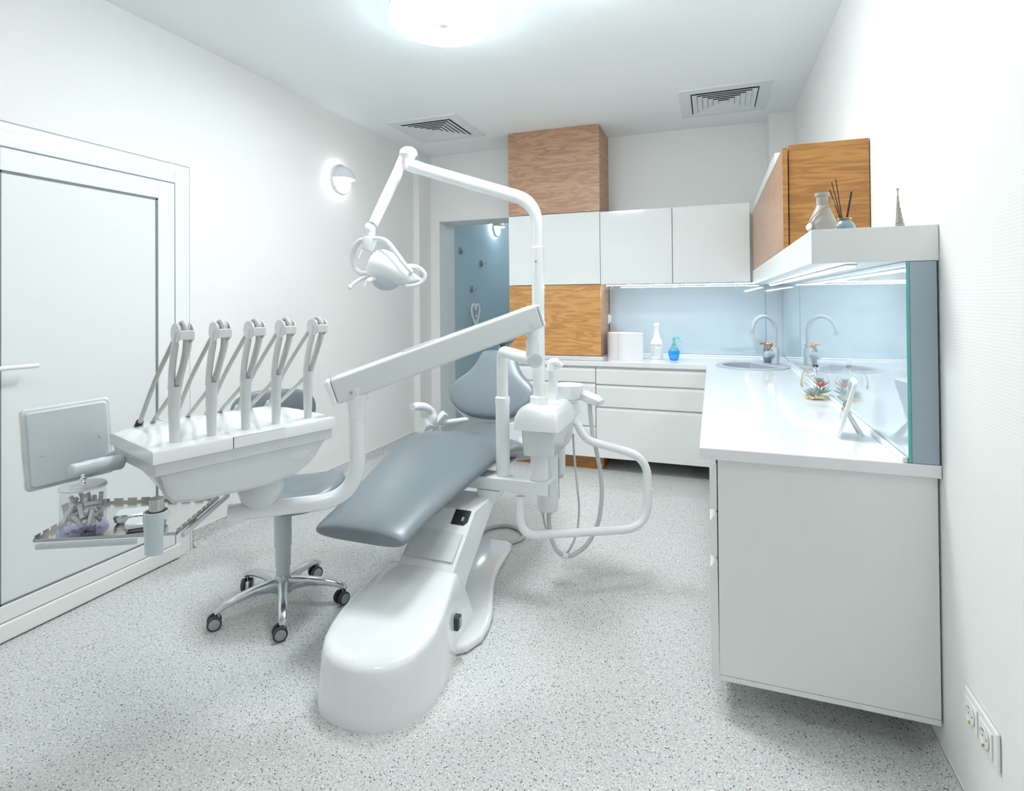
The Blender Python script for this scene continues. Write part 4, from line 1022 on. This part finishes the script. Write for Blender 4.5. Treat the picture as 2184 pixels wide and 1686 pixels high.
for tries in range(24000):
    if len(segs) >= 44: break
    layer = min(.080, .010+.0013*len(segs)*1.15)
    tl = rnd.choice([rnd.uniform(.9, 1.45), rnd.uniform(.0, .5), rnd.uniform(.5, 1.2)]); az = rnd.uniform(0, 2*PI)
    d = Vector((math.cos(az)*math.cos(tl), math.sin(az)*math.cos(tl), math.sin(tl)))
    rr = .049*math.sqrt(rnd.random()); an = rnd.uniform(0, 2*PI)
    m0 = Vector((rr*math.cos(an), rr*math.sin(an), rnd.uniform(.016, .022+layer)))
    a, e = m0-d*RL/2, m0+d*RL/2
    if max(Vector((a.x, a.y)).length, Vector((e.x, e.y)).length) > jr-.0092 or min(a.z, e.z) < .0165 or max(a.z, e.z) > jh-.008: continue
    if any(seg_d(a, e, p2, q2) < 2*RR*.98 for p2, q2 in segs): continue
    segs.append((a, e))
segs_sorted = segs
for k, (a, e) in enumerate(segs_sorted):
    d = (e-a)
    if proto is None:
        proto = MB().lathe([(RR*.6, -RL/2), (RR, -RL/2+.001), (RR, RL/2-.001), (RR*.6, RL/2)], (0, 0, 0), None, 14).build('cotton_roll', M_cot, None, (0, 0, 0))
        o = proto
    else:
        o = proto.copy(); COL.objects.link(o)
    o.location = jp+(a+e)/2; o.rotation_mode = 'QUATERNION'; o.rotation_quaternion = Vector((0, 0, 1)).rotation_difference(d.normalized())
    tag(o, 'small white cotton roll inside the lidded jar on the steel tray', 'cotton roll', 'cotton rolls in the jar')
# two lidded metal boxes
def mbox(u, v, label, L_=.105, Wd=.066, turn=.0):
    p = at(u, v, z=TZ+.0026); t = thing('metal_box', label, 'box', p, 'metal instrument boxes')
    x = (ta*math.cos(turn)+tb*math.sin(turn)); y = (tb*math.cos(turn)-ta*math.sin(turn))
    def rr_(w_, l_, r_, h):
        out = []
        for cx_, cy_, a0_ in ((l_/2-r_, -w_/2+r_, -PI/2), (l_/2-r_, w_/2-r_, 0), (-l_/2+r_, w_/2-r_, PI/2), (-l_/2+r_, -w_/2+r_, PI)):
            for k in range(5): a = a0_+PI/2*k/4; out.append(p+x*(cx_+r_*math.cos(a))+y*(cy_+r_*math.sin(a))+Vector((0, 0, h)))
        return out
    MB().loft([rr_(Wd-.014, L_-.014, .012, .0004), rr_(Wd-.004, L_-.004, .014, .007), rr_(Wd-.004, L_-.004, .014, .014)]).build('body', M_chrome, t, angle=30)
    MB().loft([rr_(Wd, L_, .015, .0145), rr_(Wd, L_, .015, .022), rr_(Wd-.008, L_-.008, .013, .026)]).build('lid', M_chrome, t, angle=30)
mbox(290, 1107, 'lidded metal box farther from the front edge of the steel tray', turn=.25)
mbox(312, 1125, 'lidded metal box next to the tray bracket, nearer the front edge', turn=.25)

# ================================================================== spittoon unit body, hoses and rail
YF_ = 2.27
fl = at(1093, 915, y=YF_); fr_ = at(1190, 925, y=YF_)
x0, x1 = fl.x, fr_.x; zb0 = (fl.z+fr_.z)/2
yb_ = 2.74
def plan(x0, x1, y0, y1, z, r=.03, n=5):
    out = []
    for cx_, cy_, a0_ in ((x1-r, y0+r, -PI/2), (x1-r, y1-r, 0), (x0+r, y1-r, PI/2), (x0+r, y0+r, PI)):
        for k in range(n+1): a = a0_+PI/2*k/n; out.append((cx_+r*math.cos(a), cy_+r*math.sin(a), z))
    return out
hT = .098
MB().loft([plan(x0, x1, YF_, yb_, zb0, .015), plan(x0+.003, x1-.003, YF_+.003, yb_, zb0+.05, .018), plan(x0+.016, x1-.012, YF_+.012, yb_-.005, zb0+hT-.018, .022), plan(x0+.030, x1-.024, YF_+.026, yb_-.012, zb0+hT-.003, .02), plan(x0+.045, x1-.040, YF_+.045, yb_-.025, zb0+hT, .02)]).build('housing_top', M_enam, sp, angle=38)
MB().loft([plan(x0+.036, x1-.030, YF_+.034, yb_-.12, zb0-.118, .012), plan(x0+.030, x1-.022, YF_+.022, yb_-.03, zb0-.002, .012)]).build('housing_bottom', M_shell, sp, bevel=.003)
pxl = at(1150, 900, y=YA).x
pole = Vector((pxl, YA, 0))
MB().lathe([(.0415, zt_+.001), (.0415, zb0-.10)], (pxl, YA, 0), None, 30).build('column', M_enam, sp, angle=30)
zcol = zb0+hT
# bowl, cup filler
bc = at(1212, 834, y=2.60)
MB().lathe([(.055, zcol-.01), (.055, bc.z-.042), (.045, bc.z-.04)], (bc.x, bc.y, 0), None, 32).build('bowl_base', M_enam, sp, angle=30)
MB().lathe([(.046, bc.z-.040), (.062, bc.z-.030), (.069, bc.z-.005), (.071, bc.z+.032), (.068, bc.z+.034), (.066, bc.z+.030), (.060, bc.z-.006), (.03, bc.z-.018), (.001, bc.z-.02)], (bc.x, bc.y, 0), None, 40).build('bowl', M_plast, sp, angle=40)
cf = at(1181, 860, y=2.50)
MB().loft([plan(cf.x-.022, cf.x+.020, cf.y-.020, cf.y+.020, zcol-.01, .008), plan(cf.x-.020, cf.x+.018, cf.y-.018, cf.y+.018, zcol+.10, .008), plan(cf.x-.021, cf.x+.019, cf.y-.019, cf.y+.019, zcol+.145, .008)]).build('filler_body', M_enam, sp, angle=35)
b = MB().tube(bez([(cf.x-.012, cf.y-.018, zcol+.135), (cf.x-.005, cf.y-.010, zcol+.172), (cf.x+.015, cf.y+.0, zcol+.174), (cf.x+.034, cf.y+.012, zcol+.155)], 5), [.018]*5+[.021]*6+[.014]*5, 14); b.build('filler_spout', M_enam, sp, angle=50)
# suction tip holder
h0 = at(1230, 835, w=2.68); h1 = at(1284, 858, w=2.60)
hd = (h1-h0).normalized(); hs_ = hd.cross(Vector((0, 0, 1))).normalized(); hu_ = hs_.cross(hd)
def hsec(pt, w_, t_, s_=1.): return [pt+hs_*(w_*p)+hu_*(t_*q_) for p, q_ in ((-1, -1), (1, -1), (1, .5), (.6, 1), (-.6, 1), (-1, .5))]
MB().loft([hsec(h0, .030, .022), hsec(h0.lerp(h1, .8), .034, .020), hsec(h1, .024, .012)]).build('suction_holder', M_shell, sp, bevel=.003)
MB().tube([at(1258, 826, w=2.67), at(1258, 845, w=2.67)], .009, 12).build('suction_tip', M_shell, sp)
MB().tube([at(1272, 850, w=2.62), at(1273, 866, w=2.62)], [.010, .007], 12).build('nozzle', M_plast, sp)
wH = 2.62
big = bez([at(u, v, w=wH+dw) for u, v, dw in ((1257, 850, .0), (1259, 880, .0), (1264, 925, 0), (1274, 970, 0), (1282, 1020, 0), (1283, 1065, 0), (1275, 1115, .0), (1252, 1160, -.02), (1218, 1184, -.03), (1192, 1178, -.02), (1177, 1150, 0), (1171, 1115, .01), (1171, 1086, .02))], 8)
MB().tube(big, [.0098+(.0007 if k % 2 else 0) for k in range(len(big))], 12).build('suction_hose', M_hoseg, sp, angle=90)
sm_ = bez([at(u, v, w=wH+dw) for u, v, dw in ((1222, 925, .02), (1226, 985, .02), (1232, 1045, .02), (1235, 1085, .02), (1231, 1130, .01), (1220, 1162, 0), (1205, 1180, -.005), (1183, 1165, -.01), (1168, 1135, 0), (1160, 1108, .01), (1157, 1086, .02))], 7)
MB().tube(sm_, [.0052+(.0005 if k % 2 else 0) for k in range(len(sm_))], 10).build('saliva_hose', M_hoseg, sp, angle=90)
MB().tube([at(1200, 1184, w=wH-.03), at(1210, 1186, w=wH-.03)], .0135, 16).build('hose_clip', M_plast, sp)
# canisters
cp = at(1169, 1085, w=2.64); ctop = at(1169, 960, w=2.64).z
MB().lathe([(.047, 0), (.052, .006), (.052, ctop-cp.z)], cp, None, 30).build('filter_canister', M_enam, sp, angle=35)
s_p = cp+_R0*.0515+Vector((0, 0, .05))
MB().tube([s_p, s_p+Vector((0, 0, .19))], .0025, 6).build('slot', M_gasket, sp)
for du_ in (-.026, .012):
    MB().lathe([(.016, .002), (.016, -.006), (.011, -.016), (.001, -.017)], cp+_R0*du_+Vector((0, 0, -.001)), None, 16).build('hose_port', M_alu, sp)
cq = at(1195, 1010, w=2.75)
MB().lathe([(.022, 0), (.026, .004), (.026, at(1195, 940, w=2.75).z-cq.z)], cq, None, 24).build('amalgam_canister', M_enam, sp, angle=35)
MB().lathe([(.012, -.018), (.016, -.01), (.016, .001)], cq, None, 14).build('drain_fitting', M_steel, sp)
# rail
gr = fillet([at(1110, 1058, w=2.50), at(1110, 1140, w=2.46), at(1352, 1127, w=2.56), at(1383, 1100, w=2.58), at(1381, 985, w=2.60), at(1262, 945, w=2.60), at(1229, 903, w=2.62)], [.10, .10, .05, .13, .05], 10)
gr = fillet([at(1110, 1058, w=2.50), at(1110, 1142, w=2.46), at(1382, 1126, w=2.58), at(1381, 975, w=2.60), at(1250, 938, w=2.60), at(1229, 900, w=2.62)], [.115, .13, .10, .06], 10)
MB().tube(gr, .0195, 18).build('assistant_rail', M_enam, sp, angle=60)
MB().lathe([(.0208, -.003), (.0208, .003)], at(1382, 1040, w=2.592), None, 20).build('rail_ring', M_plast, sp)
MB().lathe([(.0215, -.06), (.0215, .012)], at(1110, 1064, w=2.50), None, 20).build('rail_socket', M_enam, sp, angle=30)

# ================================================================== operating light
lt = thing('operating_light', 'white dental operating light on a tall pole with folding arm', 'dental lamp', (pxl, YA, zcol))
zs_ = at(1148, 528, y=YA).z
MB().lathe([(.041, zcol+.0006), (.041, zcol+.030), (.036, zcol+.034)], (pxl, YA, 0), None, 30).build('pole_collar', M_enam, lt, angle=30)
MB().lathe([(.0285, zcol+.03), (.0285, zs_), (.025, zs_+.004)], (pxl, YA, 0), None, 30).build('pole', M_enam, lt, angle=30)
o = Vector((pxl, YA-.0275, at(1142, 558, y=YA).z))
MB().lathe([(.0045, 0), (.0045, .003), (.001, .003)], o, rot_to((-.1, -1, 0)), 12).build('screw', M_steel, lt)
K = at(871, 352, y=2.50)
pp = [Vector((pxl, YA, zs_-.03)), at(1146, 440, y=YA), at(1080, 412, y=2.42), Vector((K.x, K.y, K.z))+(at(1080, 412, y=2.42)-K).normalized()*.03]
arm_p = fillet([pp[0], Vector((pxl, YA, at(1146, 432, y=YA).z)), pp[3]], .13, 14)
arm_r = [.0235+.0085*min(1, k/12) for k in range(len(arm_p))]
MB().tube(arm_p, arm_r, 22, flat=.80).build('upper_arm', M_enam, lt, angle=60)
ad = (pp[3]-Vector((pxl, YA, at(1146, 432, y=YA).z))).normalized()
MB().tube([K+ad*-.09, K-ad*.05, K+ad*.005], [.033, .0345, .030], 22, flat=.85).build('arm_socket', M_enam, lt, angle=50)
MB().tube([K+ad*.005, K+ad*.010], [.026, .025], 20, flat=.85).build('socket_cap', M_cool, lt)
MB().lathe([(.030, -.02), (.034, .012), (.034, .028), (.032, .03), (.036, .042), (.047, .052), (.047, .062), (.041, .078), (.026, .090), (.001, .095)], K, None, 30).build('knuckle', M_enam, lt, angle=35)
L0 = at(858, 348, y=2.585); L1 = at(796, 478, y=2.42)
MB().tube([L0+Vector((0, 0, .03)), L0.lerp(L1, .2), L0.lerp(L1, .6), L1], [.020, .029, .0285, .026], 22).build('spring_arm', M_enam, lt, angle=60)
wl = (L1-CAM).dot(_F)
def hp2(u, v, d=0.): return at(u, v, w=wl+d)
MB().ball(hp2(789, 487), (.030, .030, .032), 20, 12).build('arm_joint', M_enam, lt)
b = MB().tube([hp2(791, 490), hp2(791, 508)], .0225, 20).build('neck', M_enam, lt, angle=30)
b = MB().tube([hp2(791, 506), hp2(787, 520), hp2(783, 534)], [.036, .036, .027], 8).build('yoke_block', M_enam, lt, bevel=.006)
MB().tube([hp2(772, 534, -.02), hp2(765, 551, -.03)], .004, 8).build('switch_lever', M_steel, lt)
MB().tube(bez([hp2(784, 509, .03), hp2(766, 515, .05), hp2(754, 533, .07), hp2(752, 553, .08), hp2(758, 572, .08), hp2(772, 583, .07), hp2(785, 582, .06)], 6), .0125, 12, flat=1.3).build('yoke_arm', M_enam, lt, angle=70)
MB().tube(bez([hp2(798, 509, -.02), hp2(812, 509, -.05), hp2(828, 517, -.08), hp2(846, 540, -.10), hp2(862, 562, -.11), hp2(876, 578, -.10), hp2(874, 582, -.08)], 6), .0115, 12).build('yoke_arm', M_enam, lt, angle=70)
pm_ = wl/1181
secs = []
for u, v, hh, dd in [(783, 578, 6, .02), (786, 574, 17, .05), (794, 569, 27, .078), (806, 566, 34, .096), (820, 567, 37, .106), (835, 572, 36, .110), (850, 579, 31, .110), (864, 587, 24, .106), (877, 593, 16, .096), (888, 596, 10, .078), (897, 597, 6, .05), (901, 597, 2, .02)]:
    o = hp2(u, v); secs.append([o+_F*(dd*math.cos(2*PI*k/28))+_U*(hh*pm_*math.sin(2*PI*k/28)*(1 if math.sin(2*PI*k/28) > 0 else .95)) for k in range(28)])
MB().loft(secs).build('lamp_head', M_enam, lt, angle=70, sub=1)
MB().ball(hp2(824, 596), (31*pm_, .075, 24*pm_), 26, 14, Matrix((_R, _F, _U)).transposed()).build('reflector', M_cool, lt)
MB().tube(bez([hp2(872, 566, -.06), hp2(888, 568, -.08), hp2(902, 577, -.09), hp2(907, 589, -.09), hp2(900, 601, -.09), hp2(885, 608, -.09), hp2(866, 610, -.085)], 6), .0095, 12).build('lamp_handle', M_enam, lt, angle=70)
b = MB().tube(bez([hp2(794, 590, .0), hp2(776, 592, -.02), hp2(760, 600, -.04), hp2(748, 611, -.05)], 5), .0092, 12); b.ball(hp2(747, 612, -.05), .0125); b.build('lamp_handle', M_enam, lt, angle=70)
MB().tube(bez([hp2(800, 594, -.06), hp2(788, 597, -.085), hp2(781, 605, -.09), hp2(778, 612, -.09)], 5), [.013]*8+[.009]*8, 12).build('handle_stub', M_enam, lt, angle=70)

# ================================================================== operator stool
scx, scy = -1.815, 1.985
st = thing('operator_stool', 'wheeled operator stool with slate grey seat and aluminium star base', 'stool', (scx, scy, 0))
def foot(an, ca):
    d = Vector((math.cos(an), math.sin(an), 0)); s_ = Vector((-d.y, d.x, 0)); o = Vector((scx, scy, 0))
    secs = []
    for r_, zt1, zb1, w_ in [(.028, .128, .062, .022), (.06, .127, .078, .023), (.12, .122, .086, .021), (.19, .112, .082, .019), (.24, .098, .072, .018), (.268, .080, .060, .0165), (.277, .068, .056, .012)]:
        c_, hh = (zt1+zb1)/2, (zt1-zb1)/2
        secs.append([o+d*r_+s_*(w_*math.copysign(abs(math.cos(2*PI*k/16))**.7, math.cos(2*PI*k/16)))+Vector((0, 0, c_+hh*math.copysign(abs(math.sin(2*PI*k/16))**.7, math.sin(2*PI*k/16)))) for k in range(16)])
    lg = MB().loft(secs).build('leg', M_alu, st, angle=60)
    p0 = o+d*.265; axl = Vector((math.cos(ca), math.sin(ca), 0)); turn = Vector((axl.y, -axl.x, 0))
    pc = p0+turn*.012
    MB().tube([p0+Vector((0, 0, .066)), p0+Vector((0, 0, .040))], .010, 12).build('castor_stem', M_steel, lg)
    for s2 in (-1, 1):
        cc = pc+axl*(.017*s2)+Vector((0, 0, .0285))
        MB().lathe([(.022, -.008), (.028, -.006), (.0285, 0), (.028, .006), (.022, .008)], cc, rot_to(axl), 24).build('castor_wheel', M_tyre, lg, angle=30)
        MB().lathe([(.021, .0082), (.019, .0105), (.001, .0115)], cc, rot_to(axl*s2), 24).build('castor_cap', M_cap, lg)
for k, ca in enumerate((-15, -25, 35, -42, -40)): foot(R(24+72*k), R(ca))
MB().lathe([(.030, .055), (.034, .075), (.034, .135), (.031, .140)], (scx, scy, 0), None, 28).build('hub', M_alu, st, angle=30)
MB().lathe([(.029, .139), (.029, .175), (.033, .177), (.033, .265), (.037, .267), (.037, .440)], (scx, scy, 0), None, 28).build('gas_column', M_cool, st, angle=30)
bx('seat_plate', (scx-.09, scy-.07, .4405), (scx+.09, scy+.07, .462), M_blk, st, .006)
sd = Vector((.55, -.835, 0))      # way the stool faces
ss = Vector((-sd.y, sd.x, 0)); secs = []
for hh, r_ in [(.463, .150), (.468, .185), (.485, .208), (.505, .214), (.528, .205), (.541, .180), (.547, .13), (.546, .07), (.545, .02), (.545, .001)]:
    row = []
    for k in range(40):
        a = 2*PI*k/40; x_ = math.copysign(abs(math.cos(a))**.85, math.cos(a))*r_; y_ = math.copysign(abs(math.sin(a))**.85, math.sin(a))*r_
        dz = .045*(y_/.21)**2 if hh > .48 else .045*(y_/.21)**2*.8
        row.append(Vector((scx+.055, scy+.03, hh-.012+dz))+sd*x_*.92+ss*y_*.96)
    secs.append(row)
MB().loft(secs).build('seat', M_uph, st, angle=80)
bcn = at(583, 872, w=2.86); bdir = (Vector((scx, scy, 0))-Vector((bcn.x, bcn.y, 0))).normalized(); bsd = Vector((-bdir.y, bdir.x, 0))
secs = []
for zz_, hw, th in [(-.115, .09, .012), (-.108, .15, .034), (-.08, .185, .046), (-.03, .203, .052), (.02, .205, .052), (.06, .190, .048), (.085, .160, .040), (.098, .120, .026), (.102, .07, .010)]:
    row = []
    for k in range(32):
        a = 2*PI*k/32; xx = hw*math.copysign(abs(math.cos(a))**.75, math.cos(a)); nn = th/2*math.sin(a)
        row.append(Vector((bcn.x, bcn.y, bcn.z+zz_))+bsd*xx+bdir*(nn+.10*(xx/.2)**2*.5))
    secs.append(row)
MB().loft(secs).build('backrest', M_uph, st, angle=80, sub=1)
MB().tube(fillet([Vector((scx, scy, .452))-bdir*.06, Vector((bcn.x, bcn.y, .452))-bdir*.06, Vector((bcn.x, bcn.y, bcn.z))-bdir*.03], .06), .016, 10, flat=1.6).build('backrest_bar', M_blk, st, angle=60)

# ================================================================== loose hose on the floor
hz_ = .0125
fh = bez([at(u, v, z=hz_) for u, v in ((1000, 1150), (1022, 1135), (1048, 1124), (1080, 1120), (1105, 1127), (1117, 1139), (1112, 1148), (1090, 1156), (1066, 1160), (1040, 1166), (1015, 1166))], 7)
o = MB().tube(fh, .0118, 12).build('floor_hose', M_hose, None, fh[len(fh)//2], angle=90)
tag(o, 'grey hose looping over the floor behind the chair base', 'hose')

# ================================================================== light and view
w = bpy.data.worlds.new('world'); S.world = w; w.use_nodes = True
w.node_tree.nodes['Background'].inputs[0].default_value = (.8, .9, 1, 1); w.node_tree.nodes['Background'].inputs[1].default_value = .3
S.view_settings.view_transform = 'Standard'; S.view_settings.look = 'None'; S.view_settings.exposure = 0.37; S.view_settings.gamma = 1
S.view_settings.use_curve_mapping = False
S.cycles.use_denoising = True
S.cycles.use_adaptive_sampling = True; S.cycles.adaptive_threshold = .06; S.cycles.adaptive_min_samples = 24
S.cycles.max_bounces = 9; S.cycles.diffuse_bounces = 5; S.cycles.glossy_bounces = 4; S.cycles.transmission_bounces = 4; S.cycles.transparent_max_bounces = 10
S.cycles.caustics_reflective = False; S.cycles.caustics_refractive = False
S.cycles.sample_clamp_indirect = 8
